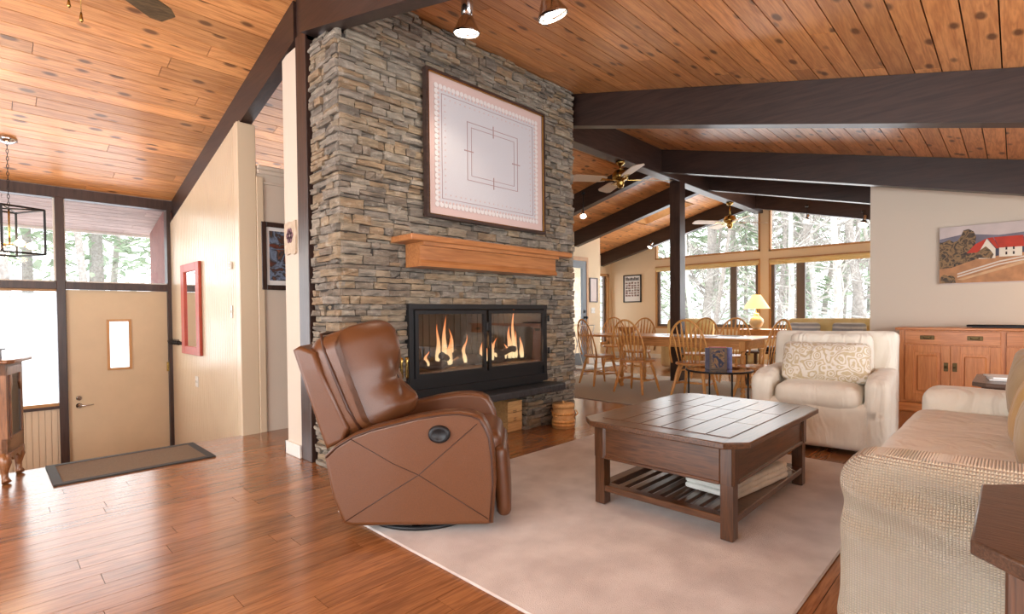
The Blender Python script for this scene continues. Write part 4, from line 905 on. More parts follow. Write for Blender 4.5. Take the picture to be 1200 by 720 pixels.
for ins, rad_, st_ in ((.022, .010, .034), (.085, .006, .05)):
    for ax, bx, az, bz in ((ix0+ins, ix1-ins, iz0+ins, iz0+ins), (ix0+ins, ix1-ins, iz1-ins, iz1-ins), (ix0+ins, ix0+ins, iz0+ins+st_, iz1-ins-st_), (ix1-ins, ix1-ins, iz0+ins+st_, iz1-ins-st_)):
        n = int(max(abs(bx-ax), abs(bz-az))/st_)
        for k in range(n+1):
            t_ = k/n; m.lathe([(rad_, 0), (rad_, .0015)], seg=8, M=T(ax+(bx-ax)*t_, y-.0262, az+(bz-az)*t_)@R(PI/2, 'X'), smooth=False, mi=1)
L_(m, 'lace_edge', [m_lace, m_pink], pc, pc)
m = MB()
def rect(a, b, c, d, w_=.005, yy=y-.0275):
    m.box((a, yy, c), (b, yy+.002, c+w_)).box((a, yy, d-w_), (b, yy+.002, d)).box((a, yy, c), (a+w_, yy+.002, d)).box((b-w_, yy, c), (b, yy+.002, d))
rect(ix0+.05, ix1-.05, iz0+.05, iz1-.05, .004); cx_, cz_ = (x0+x1)/2+.03, (z0+z1)/2+.02
rect(cx_-.30, cx_+.30, cz_-.24, cz_+.24); rect(cx_-.255, cx_+.255, cz_-.20, cz_+.20, .004)
for a, b in ((cx_-.28, cz_), (cx_+.28, cz_)): m.box((a-.05, y-.0275, b-.004), (a+.05, y-.0235, b+.004))
for a, b in ((cx_, cz_-.22), (cx_, cz_+.22)): m.box((a-.004, y-.0275, b-.05), (a+.004, y-.0235, b+.05))
L_(m, 'embroidery', m_pline, pc, pc)

# ================================================================== HEARTH OBJECTS
cr_ = thing('wooden_crate', 'pine box stored under the hearth slab', 'box', (3.455, 3.52, 0))
m = MB()
for z in (0, .09, .18): m.box((-.095, -.18, z+.002), (.095, -.165, z+.088), bev=.001); m.box((-.095, .165, z+.002), (.095, .18, z+.088), bev=.001); m.box((-.095, -.165, z+.002), (-.082, .165, z+.088), bev=.001); m.box((.082, -.165, z+.002), (.095, .165, z+.088), bev=.001)
m.box((-.082, -.165, .002), (.082, .165, .015)); m.build('sides', m_crate, cr_)
MB().box((-.097, -.183, .271), (.097, .183, .283), bev=.002).build('lid', m_crate, cr_)
m = MB()
for z, w_ in ((.19, .05), (.175, .05), (.12, .03), (.10, .04)):
    for k in range(4): m.box((-w_/2+k*w_/4, -.1815, z), (-w_/2+k*w_/4+w_/6, -.18, z+.007))
m.build('stencil_mark', m_oakd, cr_)
bk = thing('firkin', 'lidded wooden sugar bucket with bent handle beside the stone pier', 'bucket', (3.90, 3.12, 0))
MB().lathe([(.108, 0), (.105, .06), (.10, .19)], seg=28).build('staves', m_crate, bk)
for z, r in ((.02, .110), (.05, .1085), (.125, .106)): MB().lathe([(r-.003, z), (r+.004, z), (r+.003, z+.024), (r-.004, z+.024)], seg=28, cap=False).build('hoop', m_honey, bk)
MB().lathe([(.109, .19), (.107, .225), (.10, .23), (.001, .232)], seg=28).lathe([(.012, .23), (.012, .25), (.001, .253)], seg=10).build('lid', m_crate, bk)
a0 = math.radians(44); ux, uy = math.sin(a0), -math.cos(a0)
MB().tube([(-ux*.112, -uy*.112, .165), (-ux*.11-.04, -uy*.11-.045, .12), (-.075, -.078, .09), (ux*.09-.03, uy*.09-.03, .10), (ux*.14, uy*.14, .13), (ux*.118, uy*.118, .165)], .006, 6).build('handle', m_honey, bk)
ft = thing('fireplace_tools', 'brass-handled fireplace tool set standing left of the firebox', 'fireplace tools', (2.05, 3.1, 0))
MB().lathe([(.09, 0), (.09, .015), (.02, .03)], seg=20).tube([(0, 0, .02), (0, 0, .66)], .008, 8).build('stand', m_black, ft)
MB().tube([(-.06, 0, .62), (.06, 0, .62)], .006, 6).build('rack', m_black, ft)
for dx in (-.045, -.005, .04):
    m = MB(); m.tube([(dx, -.02, .1), (dx, -.02, .64)], .005, 6).lathe([(.006, .64), (.012, .66), (.010, .76), (.014, .79), (.002, .80)], c=(dx, -.02, 0), seg=10, mi=1); m.build('tool', [m_black, m_brass], ft)

# ================================================================== ENTRY WALL THINGS
mi_ = thing('wall_mirror', 'tall narrow red framed mirror on the beadboard wall', 'mirror', (1.652, 6.63, .67))
m = MB(); Y0_, Y1_, Z0_, Z1_ = 6.27, 6.99, .67, 1.695; x = 1.652; d = .03
m.box((x-d, Y0_, Z0_), (x, Y0_+.13, Z1_), bev=.004).box((x-d, Y1_-.13, Z0_), (x, Y1_, Z1_), bev=.004).box((x-d, Y0_+.13, Z0_), (x, Y1_-.13, Z0_+.09), bev=.004).box((x-d, Y0_+.13, Z1_-.09), (x, Y1_-.13, Z1_), bev=.004)
L_(m, 'frame', m_redpaint, mi_, mi_); L_(MB().box((x-.012, Y0_+.12, Z0_+.08), (x-.004, Y1_-.12, Z1_-.08)), 'mirror_glass', m_mirror, mi_, mi_)
hk = thing('coat_hook_rail', 'dark coat hook rail on the beadboard wall beside the entry door', 'coat rack', (1.652, 7.25, .78))
L_(MB().box((1.637, 7.0, .76), (1.652, 7.5, .80), bev=.003), 'rail', m_black, hk, hk)
for k in range(6):
    y = 7.05+k*.08; L_(MB().tube([(1.637, y, .775), (1.60, y, .765), (1.585, y, .79), (1.585, y, .81)], .006, 6).tube([(1.637, y, .79), (1.61, y, .81), (1.60, y, .83)], .005, 6), 'hook', m_black, hk, hk)
t = thing('thermostat', 'small white thermostat near the corner of the beadboard wall', 'thermostat', (1.652, 5.32, 1.58))
MB().box((-.018, -.035, -.035), (0, .035, .035), bev=.004).build('case', m_plastic, t); MB().lathe([(.018, 0), (.016, .006)], seg=14, M=T(-.018, 0, 0)@R(-PI/2, 'Y')).build('dial', m_white, t)
for nm_, y, z, hh, lab in (('light_switch', 5.32, 1.14, .06, 'slim white switch plate below the thermostat'), ('light_switch', 6.5, .375, .06, 'white switch plate low on the beadboard wall left of the mirror bottom')):
    t = thing(nm_, lab, 'light switch', (1.652, y, z)); w_ = .02 if y < 6 else .05
    MB().box((-.006, -w_, -hh), (0, w_, hh), bev=.002).build('plate', m_plastic, t)
    for dy in ((0,) if y < 6 else (-.022, .022)): MB().box((-.014, dy-.005, -.012), (-.006, dy+.005, .012), bev=.002).build('toggle', m_plastic, t)
# hall picture
hp = thing('hall_picture', 'dark framed figure painting on the hall wall', 'framed picture', (2.05, 5.078, 1.35))
m = MB(); x0, x1, z0, z1 = 1.835, 2.30, 1.345, 1.985; y = 5.078
m.box((x0, y-.03, z0), (x0+.045, y, z1), bev=.004).box((x1-.045, y-.03, z0), (x1, y, z1), bev=.004).box((x0+.045, y-.03, z0), (x1-.045, y, z0+.045), bev=.004).box((x0+.045, y-.03, z1-.045), (x1-.045, y, z1), bev=.004); L_(m, 'frame', m_post, hp, hp)
L_(MB().box((x0+.04, y-.012, z0+.04), (x1-.04, y-.006, z1-.04)), 'mat_board', m_paper, hp, hp)
m_art = artmat('dusky_art', [(38, 30, 28), (110, 52, 34), (60, 52, 48), (120, 136, 160), (48, 44, 42), (150, 96, 70)], 9)
L_(MB().box((x0+.075, y-.014, z0+.09), (x1-.075, y-.011, z1-.08)), 'print', m_art, hp, hp)
hs = thing('decorative_tile', 'small weathered floral tile hung on the stub wall beside the post', 'wall plaque', (1.692, 4.04, 1.58))
MB().prism([(-.095, 0), (-.06, -.01), (0, .004), (.07, -.006), (.10, .01), (.105, .12), (.10, .24), (.03, .25), (-.05, .243), (-.10, .25), (-.105, .12)], 'yz', -.014, 0).build('plaque', artmat('weathered_tile', [(206, 186, 160), (188, 166, 140), (214, 198, 176)], 12), hs)
m = MB()
for k in range(6):
    a = k*PI/3; m.prism([(.035*math.cos(a)+.028*math.cos(b*PI/4), .14+.035*math.sin(a)+.028*math.sin(b*PI/4)) for b in range(8)], 'yz', -.0165, -.0139)
m.build('flower_motif', plain('purple_brown', srgb(118, 84, 92), .8, var=.2, bscale=40), hs)

# entry cabinet at the left edge
cb = thing('curio_cabinet', 'carved walnut cabinet with dark glass side door at the left edge by the entry', 'cabinet', (.02, 4.95, 0), math.radians(-16))
m_wal = wood('carved_walnut', srgb(92, 54, 30), srgb(150, 98, 58), 2, .3, .3, 2, .03, 0, .05)
m = MB(); w0, w1, d0, d1 = -.62, .13, -.165, .165
m.box((w0, d0, .20), (w0+.03, d1, .80)).box((w0, d1-.02, .2), (w1, d1, .8)).box((w0, d0, .18), (w1, d1, .24), bev=.004).box((w0, d0, .77), (w1, d1, .80), bev=.004)
m.box((w1-.03, d0, .2), (w1, d0+.05, .8)).box((w1-.03, d1-.05, .2), (w1, d1, .8)).box((w1-.03, d0, .20), (w1, d1, .30)).box((w1-.03, d0, .72), (w1, d1, .80))
m.box((w0, d0, .24), (w0+.36, d0+.02, .77)).box((w0+.36, d0, .24), (w1-.03, d0+.02, .77))
m.build('case', m_wal, cb)
m = MB(); m.prism([(w0-.04, d0-.05), (w1+.02, d0-.055), (w1+.05, d0-.02), (w1+.05, d1+.02), (w0-.04, d1+.02)], 'xy', .80, .825, bev=.008); m.build('top', m_wal, cb)
m = MB(); m.box((w1-.004, d0+.05, .30), (w1+.002, d1-.05, .72)); m.build('side_glass', plain('dark_cabinet_glass', srgb(40, 44, 50), .12), cb)
m = MB(); m.prism([(d0+.045, .29), (d1-.045, .29), (d1-.045, .31), (d0+.045, .31)], 'yz', w1-.006, w1+.01).prism([(d0+.05, .30), (d0+.065, .30), (d0+.065, .60), (d0+.09, .66), (d0+.08, .72), (d0+.05, .72)], 'yz', w1-.006, w1+.01).prism([(d1-.05, .30), (d1-.065, .30), (d1-.065, .60), (d1-.09, .66), (d1-.08, .72), (d1-.05, .72)], 'yz', w1-.006, w1+.01); m.build('carved_moulding', m_wal, cb)
m = MB(); apr = [(d0, .20)]+[(d0+(d1-d0)*k/16, .135+.035*abs(math.sin(k*PI/5.3))) for k in range(17)]+[(d1, .20)]; m.prism(apr, 'yz', w1-.025, w1+.004)
m.prism([(w0, .20)]+[(w0+(w1-w0)*k/24, .13+.04*abs(math.sin(k*PI/6))) for k in range(25)]+[(w1, .20)], 'xz', d0-.004, d0+.02); m.build('scalloped_apron', m_wal, cb)
for lx in (w0+.04, w1-.03):
    for ly in (d0+.025, d1-.03):
        MB().tube([(lx, ly, .2), (lx+.012, ly-.01, .14), (lx+.004, ly, .08), (lx+.006, ly, .04), (lx+.018, ly-.016, .012)], [.035, .034, .02, .018, .026], 10).build('leg', m_wal, cb)
for k in range(2): m = MB(); m.prism([(w0+.05+k*.37, .28), (w0+.33+k*.36, .28), (w0+.33+k*.36, .66), (w0+.19+k*.365, .73), (w0+.05+k*.37, .66)], 'xz', d0-.012, d0, bev=.004); m.build('door_panel', m_wal, cb)
gd = thing('glass_top_stand', 'low grey-edged glass stand on top of the curio cabinet', 'stand', (-.06, 4.93, .8255), math.radians(-16))
MB().box((-.4, -.12, .055), (.14, .12, .068), bev=.002).build('shelf', plain('greyglass_edge', srgb(120, 130, 142), .2), gd)
for x in (-.34, .10): MB().box((x-.03, -.08, 0), (x+.03, .08, .055)).build('support', plain('grey_metal', srgb(110, 112, 118), .4), gd)

# ================================================================== LANTERN CHANDELIER
ch = thing('lantern_chandelier', 'black open box lantern pendant with glowing bulbs over the entry', 'pendant light', (.05, 6.62, 1.70))
cA, cB, cC = Vector((.134, 6.489)), Vector((.43, 6.613)), Vector((.246, 6.974)); cD = cA+cC-cB; cen = (cA+cC)/2
ch.location = (cen.x, cen.y, 1.70)
zcl = zL(cen.y)
m = MB(); P4 = [p-cen for p in (cA, cB, cC, cD)]; r = .009
for z in (0, .42): m.tube([(p.x, p.y, z) for p in P4], r, 4, closed=True, smooth=False)
for p in P4: m.box((p.x-r, p.y-r, 0), (p.x+r, p.y+r, .42))
m.tube([(P4[0].x, P4[0].y, .42), (P4[2].x, P4[2].y, .42)], .007, 4); m.tube([(P4[1].x, P4[1].y, .42), (P4[3].x, P4[3].y, .42)], .007, 4)
m.build('cage', m_black, ch)
m = MB(); m.tube([(0, 0, .08), (0, 0, .42)], .008, 6); m.tube([(.1*math.cos(a*PI/2+.4), .1*math.sin(a*PI/2+.4), .09) for a in (0, 2)], .006, 6); m.tube([(.1*math.cos(a*PI/2+.4), .1*math.sin(a*PI/2+.4), .09) for a in (1, 3)], .006, 6); m.build('stem', m_brass, ch)
for k in range(4):
    a = k*PI/2+.4; x, y = .09*math.cos(a), .09*math.sin(a)
    MB().tube([(x*.9, y*.9, .09), (x*1.35, y*1.35, .09)], .014, 8).build('socket', m_brass, ch)
    m = MB(); m.lathe([(.010, 0), (.03, .03), (.034, .055), (.02, .085), (.001, .092)], seg=14, M=T(x*1.35, y*1.35, .09)@R(a, 'Z')@R(PI/2, 'Y')); m.build('bulb', m_ebulb, ch)
m = MB()
nL = int((zcl-2.12)/.035)
for k in range(nL):
    z = .43+k*.035; ax = (.008, 0) if k % 2 else (0, .008)
    m.tube([(ax[0]*math.cos(a*PI/4), ax[1]*math.cos(a*PI/4), z+.021*math.sin(a*PI/4)) for a in range(8)], .0028, 4, closed=True)
m.build('chain', m_black, ch)
MB().lathe([(.001, zcl-1.70-.045), (.03, zcl-1.70-.04), (.075, zcl-1.70-.015), (.08, zcl-1.70+.02)], seg=24).build('canopy', m_chrome, ch)
light('chandelier_glow', (cen.x, cen.y, 1.86), e=7, col=(1, .75, .48), r=.06)

# ================================================================== CEILING FANS
def fan(label, x, y, zt, zb, rad, angs, mblade, drop=.1, chains=False):
    t = thing('ceiling_fan', label, 'ceiling fan', (x, y, zb), 0, 'ceiling fans' )
    h = zt-zb
    MB().lathe([(.065, h), (.06, h-.03), (.02, h-.06)], seg=20).build('canopy', m_brass, t)
    MB().tube([(0, 0, .16), (0, 0, h-.04)], .014, 8).build('downrod', m_brass, t)
    MB().lathe([(.03, .19), (.085, .17), (.11, .13), (.11, .08), (.09, .05), (.05, .04), (.055, 0), (.035, -.05), (.002, -.06)], seg=24).build('motor', m_brass, t)
    for a in angs:
        m = MB(); Ma = R(math.radians(a))@R(math.radians(-12 if chains else 12), 'X')@Matrix.Diagonal((1, 1.05 if chains else 1.3, 1, 1))
        m.prism([(.20, -.045), (.26, -.062), (rad-.06, -.072), (rad, -.045), (rad, .045), (rad-.06, .072), (.26, .062), (.20, .045)], 'xy', .055, .063, M=Ma)
        b = m.build('blade', mblade, t)
        m = MB(); m.prism([(.09, -.012), (.2, -.02), (.27, -.03), (.27, .03), (.2, .02), (.09, .012)], 'xy', .048, .054, M=Ma); m.build('blade_arm', m_brass, b)
    if chains:
        m = MB(); m.tube([(.02, -.03, 0), (.02, -.03, -.25)], .0015, 4).lathe([(.003, -.30), (.009, -.29), (.004, -.25)], c=(.02, -.03, 0), seg=8); m.tube([(-.02, .03, 0), (-.02, .03, -.18)], .0015, 4).lathe([(.003, -.22), (.009, -.21), (.004, -.18)], c=(-.02, .03, 0), seg=8); m.build('pull_chain', m_brass, t)
    return t
fan('brass ceiling fan with pale blades under the ridge beam beside the chimney', 6.02, 3.81, 3.13, 2.83, .70, (55, 145, 232, 323), m_fan)
fan('brass ceiling fan with pale blades in front of the far upper windows', 9.73, 3.81, 3.13, 2.70, .70, (50, 140, 230, 320), m_fan)
fan('ceiling fan with a dark brown blade at the top left edge', .35, 3.35, zR(3.35), 2.86, .60, (36, 126, 216, 306), m_fand, chains=True)

# ================================================================== TRACK LIGHTS
def spot(label, p, ztop, aim, e=18, s=1.0, clear=True):
    t = thing('track_spotlight', label, 'spotlight', p, 0, 'track spotlights'); d = Vector(aim).normalized(); q_ = d.to_track_quat('-Z', 'Y').to_matrix().to_4x4()
    MB().tube([(0, 0, .05*s), (0, 0, ztop-p[2]-.03)], .008, 6).tube([(0, 0, ztop-p[2]-.03), (0, 0, ztop-p[2]+.01)], .03, 12).build('stem', m_black, t)
    MB().lathe([(.022, .14), (.026, .13), (.026, .06), (.02, .055)], seg=16, M=q_@Matrix.Scale(s, 4)).build('socket', m_chrome, t)
    MB().lathe([(.02, .06), (.035, .04), (.055, 0), (.062, -.012), (.060, -.02)], seg=24, M=q_@Matrix.Scale(s, 4), cap=False).build('reflector', m_chrome, t)
    MB().lathe([(.001, -.006), (.05, -.006), (.05, -.001), (.001, -.001)], seg=20, M=q_@Matrix.Scale(s, 4)).build('lens', m_bulb, t)
    lp_ = Vector(p)+d*.03
    light('spot_glow', lp_, 'SPOT', e, (1, .86, .68), .04, lp_+d, 1.7)
    return t
spot('clear glass spotlight nearest the chimney at the top', (2.35, 2.70, 3.05), zR(2.70), (.1, .15, -1), 22, 1.5)
spot('clear glass spotlight right of the one nearest the chimney', (2.38, 1.97, 2.88), zR(1.97), (.35, -.1, -1), 22, 1.5)
spot('small spotlight glowing on the dark left rafter beside the chimney', (6.93, 5.10, 2.70), zL(5.1)-.1, (-.5, -.5, -1), 10, .9)
spot('small spotlight hanging before the right upper window, left one of two', (10.7, 2.78, 2.78), zR(2.78)-.2, (-.6, .1, -1), 8, .9)
spot('small glowing spotlight at the right end of the far rafter near the wall corner', (10.7, 1.90, 2.60), zR(1.90)-.2, (-.6, .1, -1), 8, 1.3)
spot('small dark spotlight hanging before the upper window left of the dining post', (10.7, 6.0, 2.60), zL(6.0)-.2, (-.6, .3, -1), 8, .9)

# ================================================================== DINING SET
dt = thing('dining_table', 'long honey oak drop-leaf dining table on the grey rug', 'dining table', (6.92, 3.5, 0))
TX0, TX1, TY0, TY1, TZ = 6.48, 7.40, 2.28, 4.90, .765
m = MB(); m.box((TX0, TY0, TZ-.028), (TX1, TY1, TZ), bev=.008); L_(m, 'tabletop', m_honeyy, dt, dt)
m = MB(); m.box((TX0+.10, TY0+.12, TZ-.14), (TX0+.12, TY1-.68, TZ-.028)).box((TX1-.12, TY0+.12, TZ-.14), (TX1-.10, TY1-.68, TZ-.028)).box((TX0+.12, TY0+.12, TZ-.14), (TX1-.12, TY0+.14, TZ-.028)).box((TX0+.12, TY1-.70, TZ-.14), (TX1-.12, TY1-.68, TZ-.028)); L_(m, 'apron', m_honeyy, dt, dt)
for x in (TX0+.13, TX1-.13):
    for y in (TY0+.15, TY1-.72):
        m = MB(); m.box((x-.035, y-.035, TZ-.16), (x+.035, y+.035, TZ-.028)).lathe([(.024, .01), (.034, .04), (.018, .07), (.032, .10), (.018, .13), (.034, .17), (.026, .25), (.036, .50), (.024, .57), (.036, .60)], c=(x, y, 0), seg=14); L_(m, 'leg', m_honey, dt, dt)
def make_chair(label):
    t = thing('dining_chair', label, 'dining chair', (0, 0, 0), 0, 'bow-back dining chairs')
    # local +x is forward
    m = MB(); seat = [(.21*math.cos(a), .21*math.sin(a)) for a in [0]]
    pts = []
    for k in range(24):
        a = 2*PI*k/24; rx = .215+.01*math.cos(2*a); ry = .225+.015*math.cos(a); c_, s_ = math.cos(a), math.sin(a)
        pts.append((rx*math.copysign(abs(c_)**.75, c_), ry*math.copysign(abs(s_)**.75, s_)))
    m.prism(pts, 'xy', .425, .455, bev=.01); m.build('seat', m_honeyy, t)
    L = {}
    for sx in (1, -1):
        for sy in (1, -1):
            a = Vector((.13*sx, .14*sy, .428)); b = Vector((.225*sx, .22*sy, .012)); L[sx, sy] = (a, b); v = lambda s: a.lerp(b, s)
            MB().tube([v(0), v(.15), v(.3), v(.5), v(.62), v(.8), v(1)], [.014, .019, .022, .016, .020, .017, .013], 10).build('leg', m_honey, t)
    m = MB(); at = lambda k, s: L[k][0].lerp(L[k][1], s)
    for sy in (1, -1):
        a, b = at((1, sy), .58), at((-1, sy), .58); m.tube([a, a.lerp(b, .5), b], [.009, .016, .009], 8)
    a, b = (at((1, 1), .58)+at((-1, 1), .58))/2, (at((1, -1), .58)+at((-1, -1), .58))/2; m.tube([a, a.lerp(b, .5), b], [.010, .015, .010], 8)
    m.build('stretcher', m_honey, t)
    # hoop back
    hoop = []; zt = .54; wd = .222
    def back(y, z): return Vector((-.175-.20*(z/.55)*.62, y, .45+z))
    for k in range(25):
        u = k/24; a = PI*(1-u); yy = wd*math.cos(a); zz = zt*math.sin(a)**.72
        yy *= (1.08 if .1 < zz/zt else 1)
        hoop.append(back(yy, zz))
    m = MB(); m.tube(hoop, .0135, 8, flat=.8); m.build('bow', m_honey, t)
    for k in range(7):
        yy = -.138+.046*k; yt = yy*1.3; zz = zt*math.sin(math.acos(max(-1, min(1, yt/(wd*1.08)))))**.72
        a, b = back(yy*.9, -.01), back(yt, zz-.005); v = lambda s: a.lerp(b, s)
        m = MB(); m.tube([v(0), v(.3), v(.5), v(.68), v(.8), v(1)], [.006, .009, .013, .017, .011, .006], 8, flat=.55)
        m.build('spindle', m_honey, t)
    return t
chairs = [((6.19, 3.68), 0, 'bow-back oak chair on near side of dining table, second from the left'),
          ((6.50, 4.50), -25, 'leftmost bow-back oak chair at the dining table'),
          ((6.27, 2.90), 4, 'bow-back oak chair on near side of dining table behind the glass table'),
          ((6.28, 2.12), 140, 'bow-back oak chair at the right end of the dining table seen in profile'),
          ((7.62, 3.00), 182, 'bow-back oak chair on far side of dining table, in front of the lamp'),
          ((7.72, 3.52), 178, 'bow-back oak chair on far side of dining table beside the dark post'),
          ((7.66, 4.55), 182, 'bow-back oak chair on far side of dining table nearest the framed poster'),
          ((8.6, 5.6), 215, 'bow-back oak chair standing apart behind the dining table')]
c0 = make_chair(chairs[0][2]); c0.location = (*chairs[0][0], .01); c0.rotation_euler = (0, 0, math.radians(chairs[0][1]))
for (xy, a, lab) in chairs[1:]: dup(c0, (*xy, .01), math.radians(a), lab)
wb = thing('wooden_bowl', 'round turned wooden bowl on the dining table', 'bowl', (6.98, 4.30, TZ))
MB().lathe([(.05, 0), (.06, .012), (.12, .05), (.17, .10), (.185, .115), (.175, .115), (.11, .06), (.03, .03), (.001, .028)], seg=28, cap=False).build('bowl_body', m_honeyy, wb)
for k, (x, y, a) in enumerate(((6.75, 3.0, .1), (6.95, 3.55, -.1), (7.15, 2.8, .2))):
    o = MB().box((x-.11, y-.15, TZ), (x+.11, y+.15, TZ+.005), M=None).build('placemat', m_throw); tag(o, ('pale placemat on the dining table nearest the glass table', 'pale placemat in the middle of the dining table', 'pale placemat on the far side of the dining table')[k], 'placemat', 'placemats')

# round glass table and the upright magazines
gt = thing('round_side_table', 'small round glass-topped table with black metal rim and legs', 'side table', (5.42, 2.24, 0))
MB().lathe([(.32, .485), (.32, .493)], seg=40).build('glass_top', m_glasst, gt)
MB().tube([(.325*math.cos(a*PI/20), .325*math.sin(a*PI/20), .483) for a in range(40)], .011, 6, closed=True).build('rim', m_black, gt)
for a in (40, 135, 225, 318):
    c_, s_ = math.cos(math.radians(a)), math.sin(math.radians(a)); MB().tube([(.32*c_, .32*s_, .48), (.32*c_, .32*s_, .012)], .010, 8).build('leg', m_black, gt)
MB().tube([(.31*math.cos(a*PI/20), .31*math.sin(a*PI/20), .14) for a in range(40)], .006, 6, closed=True).build('lower_ring', m_black, gt)
m_cov = artmat('storybook_cover', [(24, 32, 60), (40, 46, 70), (150, 112, 70), (60, 50, 40), (190, 160, 110)], 14)
cs = [((52, 40, 66), 'purple-edged book at the left of the upright stack on the glass table'), ((176, 60, 66), 'red-edged book behind the front cover on the glass table'), ((120, 130, 190), 'lavender book at the right of the upright stack on the glass table'), ((70, 120, 170), 'blue book at the back of the upright stack on the glass table')]
vd = Vector((.62, .78, 0)).normalized()
BKA = 22
fb = thing('book', 'front book with dark blue illustrated cover standing on the glass table', 'book', (5.36, 2.22, .494), math.radians(BKA), 'books standing on the glass table')
MB().box((-.012, -.085, 0), (.012, .085, .23), bev=.001).build('cover', plain('dark_tan_cover', srgb(96, 76, 60), .5, var=.2, bscale=30), fb); MB().box((-.0135, -.06, .02), (-.0118, .065, .21)).build('cover_art', m_cov, fb)
m_ = math.radians(BKA); ca, sa = math.cos(m_), math.sin(m_)
for k, (col, lab) in enumerate(cs):
    lx, ly, hh = (.03+.028*k, (.045, .01, -.05, -.03)[k], (.225, .235, .228, .215)[k])
    b = thing('book', lab, 'book', (5.36+lx*ca-ly*sa, 2.22+lx*sa+ly*ca, .494), m_, 'books standing on the glass table')
    MB().box((-.011, -.085, 0), (.011, .085, hh), bev=.001).build('cover', plain('book_cover_%d' % k, srgb(*col), .4, var=.25, bscale=25), b); MB().box((-.009, -.083, .003), (.009, .0865, hh-.003)).build('pages', m_paper, b)

# far room: loveseat, yellow armchair, console, lamp, end table
def soft_seat(name, label, cat, x, y, rz, wd, h, mat, cushions=1):
    t = thing(name, label, cat, (x, y, 0), rz)
    MB().soft((0, 0, .20), (.80, wd-.1, .30), .05, 12).build('base', mat, t)
    for s in (-1, 1): MB().soft((.02, s*(wd/2-.09), .33), (.82, .19, .56), .08, 12, .05).build('arm', mat, t)
    MB().soft((-.33, 0, .36+h*.2), (.22, wd-.06, h-.06), .09, 14, .05).build('backrest', mat, t).location.z = (h-.06)/2+.06-(.36+h*.2)
    cw = (wd-.36)/cushions
    for k in range(cushions):
        yy = -wd/2+.18+cw*(k+.5); MB().soft((.06, yy, .42), (.66, cw-.01, .16), .06, 12, .15).build('seat_cushion', mat, t)
    return t
soft_seat('loveseat', 'yellow loveseat with two grey print pillows behind the cream armchair', 'sofa', 9.0, 2.0, math.radians(184), 1.42, .98, m_yellow, 2)
for y, lab in ((2.33, 'grey and white print pillow on the left of the yellow loveseat'), (1.74, 'grey and white print pillow on the right of the yellow loveseat')):
    t = thing('throw_pillow', lab, 'pillow', (8.83+.0, y, .50), math.radians(184)); MB().soft((0, 0, .21), (.14, .42, .42), .05, 14, .9, M=R(-.12, 'Y')).build('cushion', m_greyprint, t)
soft_seat('armchair', 'yellow armchair behind the dining chairs below the window', 'armchair', 9.6, 4.55, math.radians(200), .95, .97, m_yellow)
ot = thing('ottoman', 'small yellow footstool beneath the window behind the dining table', 'ottoman', (9.0, 3.3, 0)); MB().soft((0, 0, .33), (.46, .46, .20), .07, 12, .15).build('cushion', m_yellow, ot)
for x in (-.17, .17):
    for y in (-.17, .17): MB().tube([(x, y, 0), (x*.9, y*.9, .26)], [.012, .02], 8).build('leg', m_honey, ot)
cn = thing('console_table', 'slender honey wood desk under the far windows holding the lamp', 'table', (10.35, 3.35, 0))
MB().box((-.26, -.62, .735), (.26, .50, .76), bev=.005).build('tabletop', m_honeyy, cn); MB().box((-.22, -.56, .65), (.22, .44, .735)).build('drawer_case', m_honeyy, cn)
for x in (-.21, .21):
    for y in (-.54, .42): MB().tube([(x, y, .70), (x*1.06, y*1.03, .0)], [.026, .014], 8).build('leg', m_honey, cn)
lm = thing('table_lamp', 'cream ceramic table lamp with glowing pleated shade on the console', 'lamp', (10.2, 3.50, .76))
MB().lathe([(.07, 0), (.075, .015), (.06, .03), (.10, .07), (.128, .13), (.12, .19), (.07, .24), (.045, .26), (.05, .29), (.035, .31)], seg=28).build('lamp_base', m_ceramic, lm)
MB().lathe([(.235, .39), (.075, .65), (.072, .65), (.232, .39)], seg=36, cap=False).build('lamp_shade', m_shade, lm)
MB().tube([(0, 0, .30), (0, 0, .66)], .006, 6).lathe([(.012, .66), (.001, .68)], seg=8).build('harp', m_brass, lm)
light('lamp_glow', (10.2, 3.50, 1.28), e=12, col=(1, .76, .45), r=.06)
et = thing('end_table', 'small dark end table with papers left of the yellow loveseat', 'side table', (8.15, 2.70, 0))
MB().box((-.25, -.22, .48), (.25, .22, .51), bev=.004).build('tabletop', m_oaky, et); MB().box((-.22, -.19, .20), (.22, .19, .22)).build('shelf', m_oaky, et)
for x in (-.21, .21):
    for y in (-.18, .18): MB().box((x-.02, y-.02, 0), (x+.02, y+.02, .48)).build('leg', m_oakv, et)
tag(MB().soft((8.1, 2.62, .545), (.26, .2, .07), .02, 8).build('fabric_basket', m_black), 'black bundle lying on the small dark end table', 'basket')
tag(MB().box((8.0, 2.74, .511), (8.2, 2.86, .525), bev=.002).build('magazine', m_paper), 'white magazine on the small dark end table', 'magazine')
